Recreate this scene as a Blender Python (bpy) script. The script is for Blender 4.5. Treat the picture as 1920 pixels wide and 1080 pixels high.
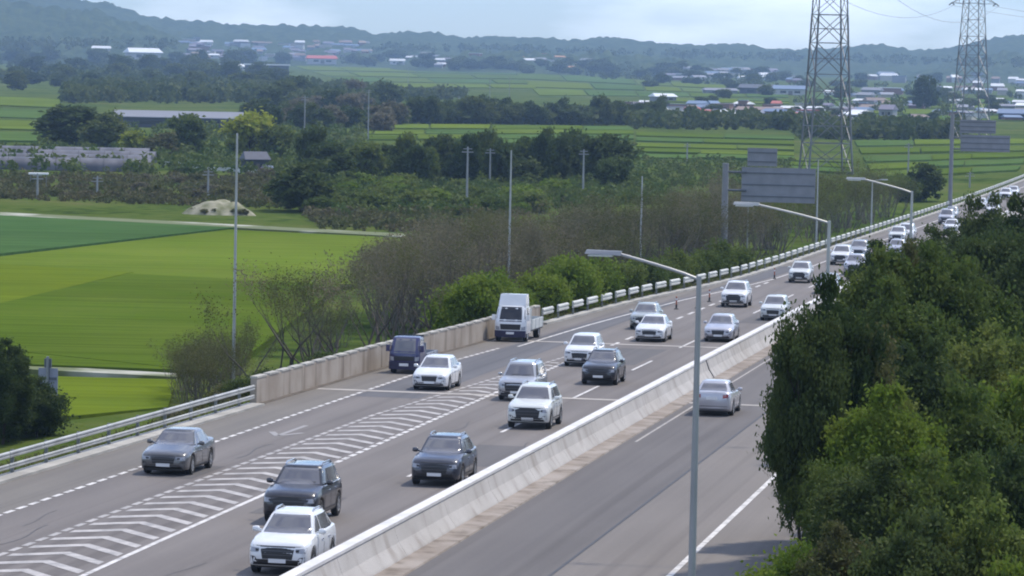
import bpy, bmesh, math, random
import numpy as np
from mathutils import Vector, Matrix
from mathutils.bvhtree import BVHTree
from mathutils import noise as mnoise

random.seed(7)
RNG = np.random.default_rng(7)
scene = bpy.context.scene
col = scene.collection
for o in list(bpy.data.objects):
    bpy.data.objects.remove(o)

# ------------------------------------------------------------------ camera
FPX = 6500.0; PW, PH = 1920.0, 1080.0; YH = 120.0
ROLL = math.radians(1.2); CAM_H = 22.0
_p = math.atan((PH / 2 - YH) / FPX)
FWD = Vector((0, math.cos(_p), -math.sin(_p)))
_rt = Vector((1, 0, 0)); _up = Vector((0, math.sin(_p), math.cos(_p)))
RGT = _rt * math.cos(ROLL) + _up * math.sin(ROLL)
UPV = _up * math.cos(ROLL) - _rt * math.sin(ROLL)
CAM = Vector((0, 0, CAM_H))
cd = bpy.data.cameras.new('camera')
cam = bpy.data.objects.new('camera', cd); col.objects.link(cam)
cd.sensor_width = 36.0; cd.lens = 36.0 * FPX / PW
cd.clip_start = 1.0; cd.clip_end = 60000
m = Matrix((RGT, UPV, -FWD)).transposed().to_4x4(); m.translation = CAM
cam.matrix_world = m
scene.camera = cam

# ------------------------------------------------------------------ sky, sun, exposure
SUN_EL, SUN_AZ = math.radians(60), math.radians(52)      # azimuth clockwise from +Y (the view direction)
world = bpy.data.worlds.new('World'); scene.world = world; world.use_nodes = True
nt = world.node_tree; nt.nodes.clear()
wo = nt.nodes.new('ShaderNodeOutputWorld'); bg = nt.nodes.new('ShaderNodeBackground')
sky = nt.nodes.new('ShaderNodeTexSky'); sky.sky_type = 'NISHITA'; sky.sun_disc = False
sky.sun_elevation = SUN_EL; sky.sun_rotation = SUN_AZ
sky.air_density = 1.0; sky.dust_density = 0.35; sky.ozone_density = 3.0; sky.altitude = 0
# thin white cloud sheets over the whole sky
tc = nt.nodes.new('ShaderNodeTexCoord'); mp = nt.nodes.new('ShaderNodeMapping')
mp.inputs['Scale'].default_value = (9, 9, 34); mp.inputs['Location'].default_value = (1.1, 0.2, 0.0)
nz = nt.nodes.new('ShaderNodeTexNoise'); nz.inputs['Scale'].default_value = 1.0; nz.inputs['Detail'].default_value = 6
rmp = nt.nodes.new('ShaderNodeValToRGB'); rmp.color_ramp.elements[0].position = 0.42; rmp.color_ramp.elements[1].position = 0.66
mx = nt.nodes.new('ShaderNodeMix'); mx.data_type = 'RGBA'
mulc = nt.nodes.new('ShaderNodeMath'); mulc.operation = 'MULTIPLY'; mulc.inputs[1].default_value = 0.72
L = nt.links.new
L(tc.outputs['Generated'], mp.inputs['Vector']); L(mp.outputs['Vector'], nz.inputs['Vector'])
L(nz.outputs['Fac'], rmp.inputs['Fac']); L(rmp.outputs['Color'], mulc.inputs[0]); L(mulc.outputs[0], mx.inputs['Factor'])
tint = nt.nodes.new('ShaderNodeMix'); tint.data_type = 'RGBA'; tint.blend_type = 'MULTIPLY'; tint.inputs['Factor'].default_value = 1.0
tint.inputs[7].default_value = (0.79, 0.95, 1.24, 1); L(sky.outputs['Color'], tint.inputs[6])
L(tint.outputs[2], mx.inputs[6]); mx.inputs[7].default_value = (12.6, 13.2, 14.2, 1)
L(mx.outputs[2], bg.inputs['Color']); L(bg.outputs[0], wo.inputs['Surface'])
bg.inputs['Strength'].default_value = 0.128
sd = bpy.data.lights.new('sun', 'SUN'); sun = bpy.data.objects.new('sun', sd); col.objects.link(sun)
sd.energy = 3.2; sd.angle = math.radians(3.0); sd.color = (1.0, 0.91, 0.77)
_sdir = Vector((math.sin(SUN_AZ) * math.cos(SUN_EL), math.cos(SUN_AZ) * math.cos(SUN_EL), math.sin(SUN_EL)))
sun.rotation_euler = _sdir.to_track_quat('Z', 'Y').to_euler(); sun.location = (0, 0, 300)
vs = scene.view_settings
vs.view_transform = 'Standard'; vs.look = 'None'; vs.gamma = 1; vs.exposure = 0.27
scene.render.engine = 'CYCLES'
scene.cycles.filter_width = 2.0

# ------------------------------------------------------------------ materials
MATS = {}
def mat(name, c, rough=0.8, var=0.0, scale=1.0, c2=None, metal=0.0, coat=0.0, bump=0.0, bscale=None, coord='Object',
        stretch=None, objvar=0.0, spec=0.5, detail=5, lo=0.35, hi=0.65):
    if name in MATS: return MATS[name]
    m = bpy.data.materials.new(name); m.use_nodes = True; t = m.node_tree; n = t.nodes; K = t.links.new
    b = n['Principled BSDF']; b.inputs['Roughness'].default_value = rough; b.inputs['Metallic'].default_value = metal
    b.inputs['Coat Weight'].default_value = coat; b.inputs['Coat Roughness'].default_value = 0.08
    b.inputs['Specular IOR Level'].default_value = spec
    c = tuple(c) + (1,)
    if c2 is None: c2 = tuple(max(0, v * (1 - var)) for v in c[:3])
    c2 = tuple(c2) + (1,)
    if var or c2[:3] != c[:3] or bump:
        tx = n.new('ShaderNodeTexCoord'); mp = n.new('ShaderNodeMapping'); K(tx.outputs[coord], mp.inputs['Vector'])
        if stretch: mp.inputs['Scale'].default_value = stretch
        nz = n.new('ShaderNodeTexNoise'); nz.inputs['Scale'].default_value = scale; nz.inputs['Detail'].default_value = detail
        K(mp.outputs['Vector'], nz.inputs['Vector'])
        r = n.new('ShaderNodeValToRGB'); r.color_ramp.elements[0].position = lo; r.color_ramp.elements[1].position = hi
        r.color_ramp.elements[0].color = c; r.color_ramp.elements[1].color = c2
        K(nz.outputs['Fac'], r.inputs['Fac']); out = r.outputs['Color']
        if bump:
            bp = n.new('ShaderNodeBump'); bp.inputs['Strength'].default_value = bump; bp.inputs['Distance'].default_value = 0.05
            n2 = n.new('ShaderNodeTexNoise'); n2.inputs['Scale'].default_value = bscale or scale * 6
            K(mp.outputs['Vector'], n2.inputs['Vector']); K(n2.outputs['Fac'], bp.inputs['Height']); K(bp.outputs['Normal'], b.inputs['Normal'])
    else:
        rgb = n.new('ShaderNodeRGB'); rgb.outputs[0].default_value = c; out = rgb.outputs[0]
    if objvar:
        oi = n.new('ShaderNodeObjectInfo'); hs = n.new('ShaderNodeHueSaturation')
        mr = n.new('ShaderNodeMapRange'); mr.inputs['To Min'].default_value = 1 - objvar; mr.inputs['To Max'].default_value = 1 + objvar
        K(oi.outputs['Random'], mr.inputs['Value']); K(mr.outputs[0], hs.inputs['Value'])
        mh = n.new('ShaderNodeMapRange'); mh.inputs['To Min'].default_value = 0.5 + objvar * 0.06; mh.inputs['To Max'].default_value = 0.5 - objvar * 0.06
        K(oi.outputs['Random'], mh.inputs['Value']); K(mh.outputs[0], hs.inputs['Hue'])
        K(out, hs.inputs['Color']); out = hs.outputs['Color']
    K(out, b.inputs['Base Color'])
    m['_out'] = 1
    MATS[name] = m
    return m

def leafmat(name, c, c2, objvar=0.2, scale=0.8, trans=0.35):
    if name in MATS: return MATS[name]
    m = mat(name, c, rough=0.6, c2=c2, scale=scale, objvar=objvar, spec=0.08)
    t = m.node_tree; n = t.nodes; K = t.links.new
    b = n['Principled BSDF']; o = n['Material Output']
    src = b.inputs['Base Color'].links[0].from_socket
    tr = n.new('ShaderNodeBsdfTranslucent'); K(src, tr.inputs['Color'])
    mxs = n.new('ShaderNodeMixShader'); mxs.inputs[0].default_value = trans
    K(b.outputs[0], mxs.inputs[1]); K(tr.outputs[0], mxs.inputs[2]); K(mxs.outputs[0], o.inputs['Surface'])
    return m

def roadmat(name, c, c2, tint=None):
    """asphalt: fine grain, long wheel-track streaks along the road, patches"""
    if name in MATS: return MATS[name]
    m = bpy.data.materials.new(name); m.use_nodes = True; t = m.node_tree; n = t.nodes; K = t.links.new
    b = n['Principled BSDF']; b.inputs['Roughness'].default_value = 0.85; b.inputs['Specular IOR Level'].default_value = 0.3
    uv = n.new('ShaderNodeUVMap')
    def nse(sx, sy, sc, det):
        mp = n.new('ShaderNodeMapping'); mp.inputs['Scale'].default_value = (sx, sy, 1); K(uv.outputs[0], mp.inputs['Vector'])
        z = n.new('ShaderNodeTexNoise'); z.inputs['Scale'].default_value = sc; z.inputs['Detail'].default_value = det
        K(mp.outputs[0], z.inputs['Vector']); return z.outputs['Fac']
    a = nse(0.012, 0.9, 1.0, 3); p = nse(0.08, 0.25, 1.0, 5); g = nse(6, 6, 1.0, 4)
    ad = n.new('ShaderNodeMath'); ad.operation = 'MULTIPLY_ADD'; ad.inputs[1].default_value = 0.6; K(a, ad.inputs[0])
    m2 = n.new('ShaderNodeMath'); m2.operation = 'MULTIPLY'; m2.inputs[1].default_value = 0.4; K(p, m2.inputs[0]); K(m2.outputs[0], ad.inputs[2])
    ad2 = n.new('ShaderNodeMath'); ad2.operation = 'MULTIPLY_ADD'; ad2.inputs[1].default_value = 0.22; K(g, ad2.inputs[0]); K(ad.outputs[0], ad2.inputs[2])
    r = n.new('ShaderNodeValToRGB'); r.color_ramp.elements[0].position = 0.45; r.color_ramp.elements[1].position = 0.75
    r.color_ramp.elements[0].color = tuple(c) + (1,); r.color_ramp.elements[1].color = tuple(c2) + (1,)
    K(ad2.outputs[0], r.inputs['Fac'])
    # oil and tyre darkening: long blotches in the middle of wheel paths
    st_ = nse(0.006, 1.35, 1.0, 2); dk = n.new('ShaderNodeValToRGB'); dk.color_ramp.elements[0].position = 0.54; dk.color_ramp.elements[1].position = 0.70
    dk.color_ramp.elements[0].color = (1, 1, 1, 1); dk.color_ramp.elements[1].color = (0.78, 0.77, 0.77, 1); K(st_, dk.inputs['Fac'])
    ml = n.new('ShaderNodeMix'); ml.data_type = 'RGBA'; ml.blend_type = 'MULTIPLY'; ml.inputs['Factor'].default_value = 1.0
    K(r.outputs['Color'], ml.inputs[6]); K(dk.outputs['Color'], ml.inputs[7]); K(ml.outputs[2], b.inputs['Base Color'])
    MATS[name] = m; return m

# ------------------------------------------------------------------ mesh helpers
class MB:
    def __init__(s): s.v = []; s.f = []; s.uv = None
    def add(s, vs, fs):
        o = len(s.v); s.v += [tuple(q) for q in vs]; s.f += [tuple(i + o for i in f) for f in fs]
    def box(s, x0, x1, y0, y1, z0, z1):
        s.add([(x0,y0,z0),(x1,y0,z0),(x1,y1,z0),(x0,y1,z0),(x0,y0,z1),(x1,y0,z1),(x1,y1,z1),(x0,y1,z1)],
              [(0,3,2,1),(4,5,6,7),(0,1,5,4),(1,2,6,5),(2,3,7,6),(3,0,4,7)])
    def tube(s, a, b, r0, r1=None, n=6, cap=True):
        a = Vector(a); b = Vector(b); r1 = r0 if r1 is None else r1
        d = (b - a); 
        if d.length < 1e-6: return
        d.normalize(); x = d.orthogonal().normalized(); y = d.cross(x)
        vs = []
        for c, r in ((a, r0), (b, r1)):
            for k in range(n):
                t = 2 * math.pi * k / n; vs.append(c + x * math.cos(t) * r + y * math.sin(t) * r)
        fs = [(k, (k + 1) % n, n + (k + 1) % n, n + k) for k in range(n)]
        if cap: fs += [tuple(range(n - 1, -1, -1)), tuple(range(n, 2 * n))]
        s.add(vs, fs)
    def bar(s, a, b, w, h=None):
        """square bar between two points"""
        h = h or w
        a = Vector(a); b = Vector(b); d = (b - a).normalized()
        x = d.cross(Vector((0, 0, 1)))
        if x.length < 1e-4: x = Vector((1, 0, 0))
        x.normalize(); y = x.cross(d)
        q = [x * w/2 + y * h/2, -x * w/2 + y * h/2, -x * w/2 - y * h/2, x * w/2 - y * h/2]
        s.add([a + k for k in q] + [b + k for k in q], [(0,1,5,4),(1,2,6,5),(2,3,7,6),(3,0,4,7),(3,2,1,0),(4,5,6,7)])
    def lathe(s, prof, n=16, axis='z', origin=(0,0,0)):
        vs = []; fs = []; k = len(prof)
        for i in range(n):
            t = 2 * math.pi * i / n
            for r, h in prof:
                p = (r * math.cos(t), r * math.sin(t), h)
                if axis == 'y': p = (r * math.cos(t), h, r * math.sin(t))
                vs.append((p[0] + origin[0], p[1] + origin[1], p[2] + origin[2]))
        for i in range(n):
            for j in range(k - 1):
                a = i * k + j; b = ((i + 1) % n) * k + j
                fs.append((a, b, b + 1, a + 1))
        s.add(vs, fs)
    def grid(s, P):
        """P[i][j] -> points"""
        o = len(s.v); R = len(P); Cn = len(P[0])
        for r in P: s.v += [tuple(q) for q in r]
        for i in range(R - 1):
            for j in range(Cn - 1):
                a = o + i * Cn + j; s.f.append((a, a + 1, a + Cn + 1, a + Cn))
    def mesh(s, name, smooth=None):
        me = bpy.data.meshes.new(name); me.from_pydata(s.v, [], s.f); me.update()
        if smooth is not None:
            me.shade_smooth()
            if smooth < 180: me.set_sharp_from_angle(angle=math.radians(smooth))
        return me
    def build(s, name, material, parent=None, smooth=None):
        return obj(name, s.mesh(name, smooth), material, parent)

def obj(name, me, material, parent=None):
    if material and not me.materials: me.materials.append(material if not isinstance(material, str) else MATS[material])
    o = bpy.data.objects.new(name, me); col.objects.link(o)
    if parent: o.parent = parent
    return o
def tag(o, label=None, cat=None, group=None, kind=None):
    if label: o['label'] = label
    if cat: o['category'] = cat
    if group: o['group'] = group
    if kind: o['kind'] = kind
    return o
def thing(name, label, cat, loc=(0,0,0), rz=0.0, group=None):
    o = bpy.data.objects.new(name, None); col.objects.link(o); o.empty_display_size = 0.5
    o.location = loc; o.rotation_euler = (0, 0, rz)
    return tag(o, label, cat, group)
def copy_tree(o, parent=None):
    c = o.copy(); col.objects.link(c); c.parent = parent
    for ch in o.children: copy_tree(ch, c)
    return c
def leaf_mesh(name, cen, size, up=0.35, aspect=0.6, rng=RNG):
    """one diamond-shaped, slightly folded leaf (2 triangles) per centre"""
    n = len(cen)
    nrm = rng.normal(size=(n, 3)); nrm[:, 2] += up; nrm /= np.linalg.norm(nrm, axis=1)[:, None]
    a = rng.normal(size=(n, 3)); a -= (a * nrm).sum(1)[:, None] * nrm; a /= np.linalg.norm(a, axis=1)[:, None]
    b = np.cross(nrm, a)
    sz = (size * rng.uniform(0.6, 1.35, n))[:, None] if np.isscalar(size) else size[:, None]
    P = np.stack([cen + a * sz, cen + b * sz * aspect + nrm * sz * 0.12, cen - a * sz, cen - b * sz * aspect + nrm * sz * 0.12], 1).reshape(-1, 3)
    me = bpy.data.meshes.new(name)
    me.vertices.add(4 * n); me.vertices.foreach_set('co', P.ravel())
    me.loops.add(4 * n); me.loops.foreach_set('vertex_index', np.arange(4 * n, dtype=np.int32))
    me.polygons.add(n); me.polygons.foreach_set('loop_start', np.arange(0, 4 * n, 4, dtype=np.int32))
    me.polygons.foreach_set('loop_total', np.full(n, 4, dtype=np.int32))
    me.update(calc_edges=True); return me

# ------------------------------------------------------------------ where things are: road line, terrain, pixel rays
RAZ = math.radians(10.2207)                        # heading of the near road
RU = Vector((math.sin(RAZ), math.cos(RAZ), 0)); RL = Vector((-math.cos(RAZ), math.sin(RAZ), 0))
GRD = -0.013636; Z0 = CAM_H - 14.4
def zr(s):
    s1, s2 = 230.0, 700.0
    if s < s1: return Z0 + GRD * s
    q = min(s, s2); k = -GRD / (s2 - s1)
    return Z0 + GRD * q + 0.5 * k * (q - s1) ** 2
def shift(s):
    return 0.017 * (math.hypot(s - 330, 80) + (s - 330)) - 0.3
def rp(s, t, dz=0.0):
    p = RU * s + RL * (t - shift(s)); return Vector((p.x, p.y, zr(s) + dz))
def st(x, y):
    s = x * RU.x + y * RU.y; t = x * RL.x + y * RL.y + shift(s); return s, t
TLPTS = [(-200, 42.0), (120, 42.0), (160, 41.4), (186, 41.0), (205, 40.2), (231, 39.6), (245, 39.0), (267, 37.9), (285, 36.4), (304, 35.2), (330, 34.7), (2000, 34.6)]
def TL(s):
    for (a, p), (b, q) in zip(TLPTS, TLPTS[1:]):
        if s <= b: return p + (q - p) * (s - a) / (b - a)
    return TLPTS[-1][1]
TR = 9.6
def base_h(D):
    D = min(D, 5500); return 0.0019 * (math.hypot(D - 1500, 400) + (D - 1500)) - 0.1
def ground_h(x, y):
    D = math.hypot(x, y); b = base_h(D)
    s, t = st(x, y)
    if -400 < s < 2000:
        top = zr(s) - 0.15; tl = TL(s) + 2.2
        d = (t - tl) if t > tl else ((TR - t) if t < TR else 0.0)
        if d < 25: b = max(b, top - d / 1.8)
    return b
HILLS = []
def full_h(x, y):
    h = ground_h(x, y)
    if HILLS and math.hypot(x, y) > 3500:
        for f in HILLS: h = max(h, f(x, y))
    return h
def ray(x, y):
    return (FWD * FPX + RGT * (x - PW / 2) - UPV * (y - PH / 2)) / FPX
def hit(x, y, dz=0.0, hf=full_h):
    r = ray(x, y); a = 60.0; prev = a
    while a < 30000:
        p = CAM + r * a
        if p.z <= hf(p.x, p.y) + dz: break
        prev = a; a *= 1.012
    lo, hi = prev, a
    for _ in range(22):
        mid = (lo + hi) / 2; p = CAM + r * mid
        if p.z <= hf(p.x, p.y) + dz: hi = mid
        else: lo = mid
    return CAM + r * hi
def road_hit(x, y, dz=0.0):
    return hit(x, y, dz, lambda X, Y: zr(X * RU.x + Y * RU.y))
def at_depth(x, y, D):
    """point on the pixel's ray at horizontal distance D (distance known from what it stands on)"""
    r = ray(x, y); return CAM + r * (D / math.hypot(r.x, r.y))
def ppm(P):                                         # photo pixels per metre at a point
    return FPX / ((Vector(P) - CAM).dot(FWD))
def project(P):
    d = Vector(P) - CAM; z = d.dot(FWD); return PW/2 + FPX * d.dot(RGT) / z, PH/2 - FPX * d.dot(UPV) / z
def on_road_px(xpx, s):
    """lateral t on the road at distance s that shows at photo column xpx"""
    lo, hi = -80.0, 80.0
    for _ in range(40):
        mid = (lo + hi) / 2
        if project(rp(s, mid))[0] > xpx: lo = mid
        else: hi = mid
    return (lo + hi) / 2
# ------------------------------------------------------------------ ground
def axis(vals):
    out = []
    for a, b, st_ in vals:
        n = max(1, int(round((b - a) / st_)))
        out += [a + (b - a) * k / n for k in range(n)]
    return out + [vals[-1][1]]
SA = axis([(-60, 0, 20), (0, 760, 4), (760, 2000, 31), (2000, 5000, 100), (5000, 8000, 250)])
TA = axis([(-1500, -600, 150), (-600, -60, 40), (-60, -8, 6), (-8, 64, 1.5), (64, 160, 12), (160, 1200, 65), (1200, 3000, 150)])
g = MB(); V = []
for s in SA:
    row = []
    for t in TA:
        p = RU * s + RL * (t - shift(min(s, 2000)))
        z = ground_h(p.x, p.y)
        D = math.hypot(p.x, p.y)
        if D > 90: z += 0.25 * mnoise.noise((p.x / 9, p.y / 9, 0)) * (1 if not (TR - 2 < t < TL(s) + 4) else 0)
        row.append((p.x, p.y, z))
    V.append(row)
g.grid(V)
def groundmat():
    m = bpy.data.materials.new('ground_weeds'); m.use_nodes = True; t = m.node_tree; n = t.nodes; K = t.links.new
    b = n['Principled BSDF']; b.inputs['Roughness'].default_value = 0.95; b.inputs['Specular IOR Level'].default_value = 0.0
    tx = n.new('ShaderNodeTexCoord')
    def nz(sc, det):
        z = n.new('ShaderNodeTexNoise'); z.inputs['Scale'].default_value = sc; z.inputs['Detail'].default_value = det
        K(tx.outputs['Object'], z.inputs['Vector']); return z.outputs['Fac']
    r = n.new('ShaderNodeValToRGB'); e = r.color_ramp.elements
    e[0].position = 0.36; e[0].color = (0.024, 0.042, 0.012, 1); e[1].position = 0.7; e[1].color = (0.115, 0.105, 0.052, 1)
    k = e.new(0.46); k.color = (0.062, 0.095, 0.020, 1); k = e.new(0.58); k.color = (0.088, 0.112, 0.030, 1)
    a = n.new('ShaderNodeMath'); a.operation = 'MULTIPLY_ADD'; a.inputs[1].default_value = 0.55
    c = n.new('ShaderNodeMath'); c.operation = 'MULTIPLY'; c.inputs[1].default_value = 0.45
    K(nz(0.03, 8), a.inputs[0]); K(nz(0.30, 8), c.inputs[0]); K(c.outputs[0], a.inputs[2])
    K(a.outputs[0], r.inputs['Fac']); K(r.outputs[0], b.inputs['Base Color'])
    bp = n.new('ShaderNodeBump'); bp.inputs['Strength'].default_value = 0.8; bp.inputs['Distance'].default_value = 0.4
    K(nz(0.8, 6), bp.inputs['Height']); K(bp.outputs[0], b.inputs['Normal'])
    return m
tag(g.build('ground', groundmat(), smooth=180), kind='structure')

# ------------------------------------------------------------------ road surfaces
def fn(v): return v if callable(v) else (lambda s: v)
def strip(name, s0, s1, t0, t1, dz, material, ds=4.0, parent=None, nt_=1):
    t0 = fn(t0); t1 = fn(t1); n = max(1, int(math.ceil((s1 - s0) / ds))); P = []; UV = []
    for i in range(n + 1):
        s = s0 + (s1 - s0) * i / n
        ts = [t0(s) + (t1(s) - t0(s)) * j / nt_ for j in range(nt_ + 1)]
        P.append([rp(s, t, dz) for t in ts]); UV.append([(s, t) for t in ts])
    b = MB(); b.grid([list(reversed(r)) for r in P]); me = b.mesh(name)
    uvl = me.uv_layers.new(name='UVMap'); flat = [q for r in UV for q in reversed(r)]
    for lp in me.loops: uvl.data[lp.index].uv = flat[lp.vertex_index]
    return obj(name, me, material, parent)
asph = roadmat('asphalt_pale', (0.124, 0.112, 0.106), (0.172, 0.156, 0.147))
asph_s = roadmat('asphalt_shoulder', (0.130, 0.120, 0.110), (0.172, 0.158, 0.140))
asph_d = roadmat('asphalt_dark', (0.099, 0.092, 0.091), (0.134, 0.125, 0.122))
concr = roadmat('pavement_concrete', (0.148, 0.135, 0.126), (0.190, 0.173, 0.160))
S0, S1 = 40.0, 1400.0
road = strip('road', S0, S1, 23.5, lambda s: min(38.5, TL(s) - 1.6), 0.0, asph, nt_=4); tag(road, kind='structure')
sh = strip('road_shoulder', S0, S1, lambda s: min(38.5, TL(s) - 1.6), lambda s: TL(s) + 0.4, 0.0, asph_s); tag(sh, kind='structure')
inner = strip('opposite_lane_pavement', S0, S1, 17.55, 22.0, 0.0, asph_d, nt_=2); tag(inner, kind='structure')
outer = strip('opposite_outer_pavement', S0, S1, 10.2, 17.55, 0.0, concr, nt_=3); tag(outer, kind='structure')
# dark patch sheets: wheel worn lane next to the median
patch = strip('asphalt_overlay', 168, 330, 34.9, lambda s: min(38.2, TL(s) - 2.4), 0.004, roadmat('asphalt_overlay', (0.088, 0.088, 0.096), (0.118, 0.117, 0.124)), parent=road)
def paintmat(name, c, worn=0.5, uvw=True):
    m = bpy.data.materials.new(name); m.use_nodes = True; t = m.node_tree; n = t.nodes; K = t.links.new
    b = n['Principled BSDF']; b.inputs['Roughness'].default_value = 0.7
    tx = n.new('ShaderNodeTexCoord')
    z = n.new('ShaderNodeTexNoise'); z.inputs['Scale'].default_value = 1.6; z.inputs['Detail'].default_value = 7; z.inputs['Roughness'].default_value = 0.7
    K(tx.outputs['Object'], z.inputs['Vector'])
    r = n.new('ShaderNodeValToRGB'); r.color_ramp.elements[0].position = worn - 0.12; r.color_ramp.elements[1].position = worn + 0.14
    r.color_ramp.elements[0].color = (0.25, 0.24, 0.235, 1); r.color_ramp.elements[1].color = tuple(c) + (1,)
    K(z.outputs['Fac'], r.inputs['Fac']); K(r.outputs[0], b.inputs['Base Color']); MATS[name] = m; return m
paint = paintmat('paint_white', (0.62, 0.60, 0.58), 0.42)
paint_w = paintmat('paint_white_worn', (0.45, 0.425, 0.41), 0.48)
paint_f = paintmat('paint_faded', (0.27, 0.255, 0.25), 0.55)
paint_y = paintmat('paint_yellow', (0.40, 0.36, 0.31), 0.5)
DZ = 0.009
def dashes(name, s0, s1, t, on, off, w, material, parent):
    s = s0; t = fn(t)
    while s < s1:
        strip(name, s, min(s + on, s1), lambda q: t(q) - w / 2, lambda q: t(q) + w / 2, DZ, material, parent=parent); s += on + off
hR = lambda s: 31.2 + 1.25 * min(1, max(0, (s - 98) / 100.0)) ** 0.8
def hLf(s): return 34.75 if s < 158 else max(34.75 - (s - 158) * 0.046, hR(s) + 0.05)
# exit lane: short-dash edge line and gore lines, chevrons between them
dashes('edge_dash', 60, 206, lambda s: min(38.4, TL(s) - 2.2), 0.95, 0.42, 0.20, paint, road)
dashes('gore_dash', 60, 204, lambda s: hLf(s) + 0.22, 0.95, 0.42, 0.22, paint_w, road)
dashes('gore_dash', 132, 208, lambda s: hR(s) - 0.18, 0.95, 0.42, 0.24, paint, road)
strip('gore_line', 60, 132, lambda s: hR(s) - 0.28, lambda s: hR(s) - 0.08, DZ, paint, parent=road)
dashes('taper_dash', 212, 300, lambda s: 32.0 + 0.0 * s, 3.0, 3.0, 0.22, paint, road)
def chevron(s, w):
    """V stripe of the gore, the arms meeting two thirds across"""
    a, b = hR(s) + 0.05, hLf(s) - 0.05
    if b - a < 0.25: return
    def P(t, ds): return rp(s + ds, t, DZ)
    apex = a + (b - a) * 0.53
    k = 1.25
    mb = MB()
    def arm(t0, d0, t1, d1):
        n = 5; G = []
        for i in range(n + 1):
            f = i / n; t = t0 + (t1 - t0) * f; d = d0 + (d1 - d0) * f
            G.append([P(t, d), P(t, d + w)])
        mb.grid(G)
    arm(a, -k * (apex - a) * 0.9, apex, 0.0); arm(apex, 0.0, b, -k * (b - apex) * 0.55)
    mb.build('chevron_stripe', paint_w, road)
s = 62.0
while s < 196:
    chevron(s, 0.68); s += 2.15
# lane dashes, edge lines
dashes('lane_dash', 52, 900, 27.75, 8.0, 12.0, 0.16, paint, road)
strip('edge_line', S0, 1200, 24.25, 24.42, DZ, paint_y, parent=road)
strip('edge_line', 208, 1200, lambda s: TL(s) - 3.05, lambda s: TL(s) - 2.88, DZ, paint, parent=road)
strip('edge_line', S0, 1200, 13.88, 14.08, DZ, paint, parent=outer)
strip('edge_line', 150, 1200, 21.32, 21.44, DZ, paint_y, parent=inner)
strip('joint_seam', S0, 1200, 17.50, 17.60, DZ, mat('seam_tar', (0.035, 0.034, 0.036), rough=0.6, var=0.3, scale=2), parent=outer)
# bridge expansion joints: pale strips straight across
jm = mat('joint_concrete', (0.42, 0.39, 0.36), rough=0.85, var=0.25, scale=0.8)
for sj in (171.2, 213.0):
    strip('expansion_joint', sj, sj + 0.75, 23.6, lambda s: TL(s) - 0.3, DZ + 0.004, jm, parent=road)
    strip('expansion_joint', sj, sj + 0.75, 10.3, 17.45, DZ + 0.004, jm, parent=outer)
    strip('expansion_joint', sj, sj + 0.75, 17.65, 21.9, DZ + 0.004, jm, parent=inner)
# faded exit arrow
am = MB()
for (sa, ta, sb, tb, w) in ((146, 36.6, 151.5, 36.6, 0.24), (146.2, 36.6, 148.0, 37.3, 0.3), (146.2, 36.6, 148.0, 35.9, 0.3)):
    d = Vector((sb - sa, tb - ta)).normalized(); nrm = Vector((-d.y, d.x)) * w / 2
    am.add([rp(sa + nrm.x, ta + nrm.y, DZ), rp(sb + nrm.x, tb + nrm.y, DZ), rp(sb - nrm.x, tb - nrm.y, DZ), rp(sa - nrm.x, ta - nrm.y, DZ)], [(0, 1, 2, 3)])
am.build('lane_arrow', paint_f, road)
# sealed cracks and repair patches
tar = MATS['seam_tar']
for k in range(34):
    s_ = random.uniform(70, 300); t_ = random.choice((25.9, 29.6, 36.6)) + random.uniform(-1.5, 1.5); ln = random.uniform(3, 12); w_ = random.uniform(.025, .05); ph = random.uniform(0, 6)
    strip('crack_seal', s_, s_ + ln, lambda q: t_ + .18 * math.sin(q * .9 + ph), lambda q: t_ + .18 * math.sin(q * .9 + ph) + w_, DZ - .002, tar, ds=.7, parent=road)
pm_ = roadmat('asphalt_repair', (0.092, 0.088, 0.088), (0.120, 0.113, 0.112))
for s_, t_, ln, w_ in ((137, 25.0, 9, 2.6), (118, 28.3, 6, 2.2), (196, 28.2, 14, 2.9), (240, 25.1, 20, 2.4), (128, 35.4, 5, 1.8)):
    strip('repair_patch', s_, s_ + ln, t_, t_ + w_, .005, pm_, parent=road)


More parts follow.
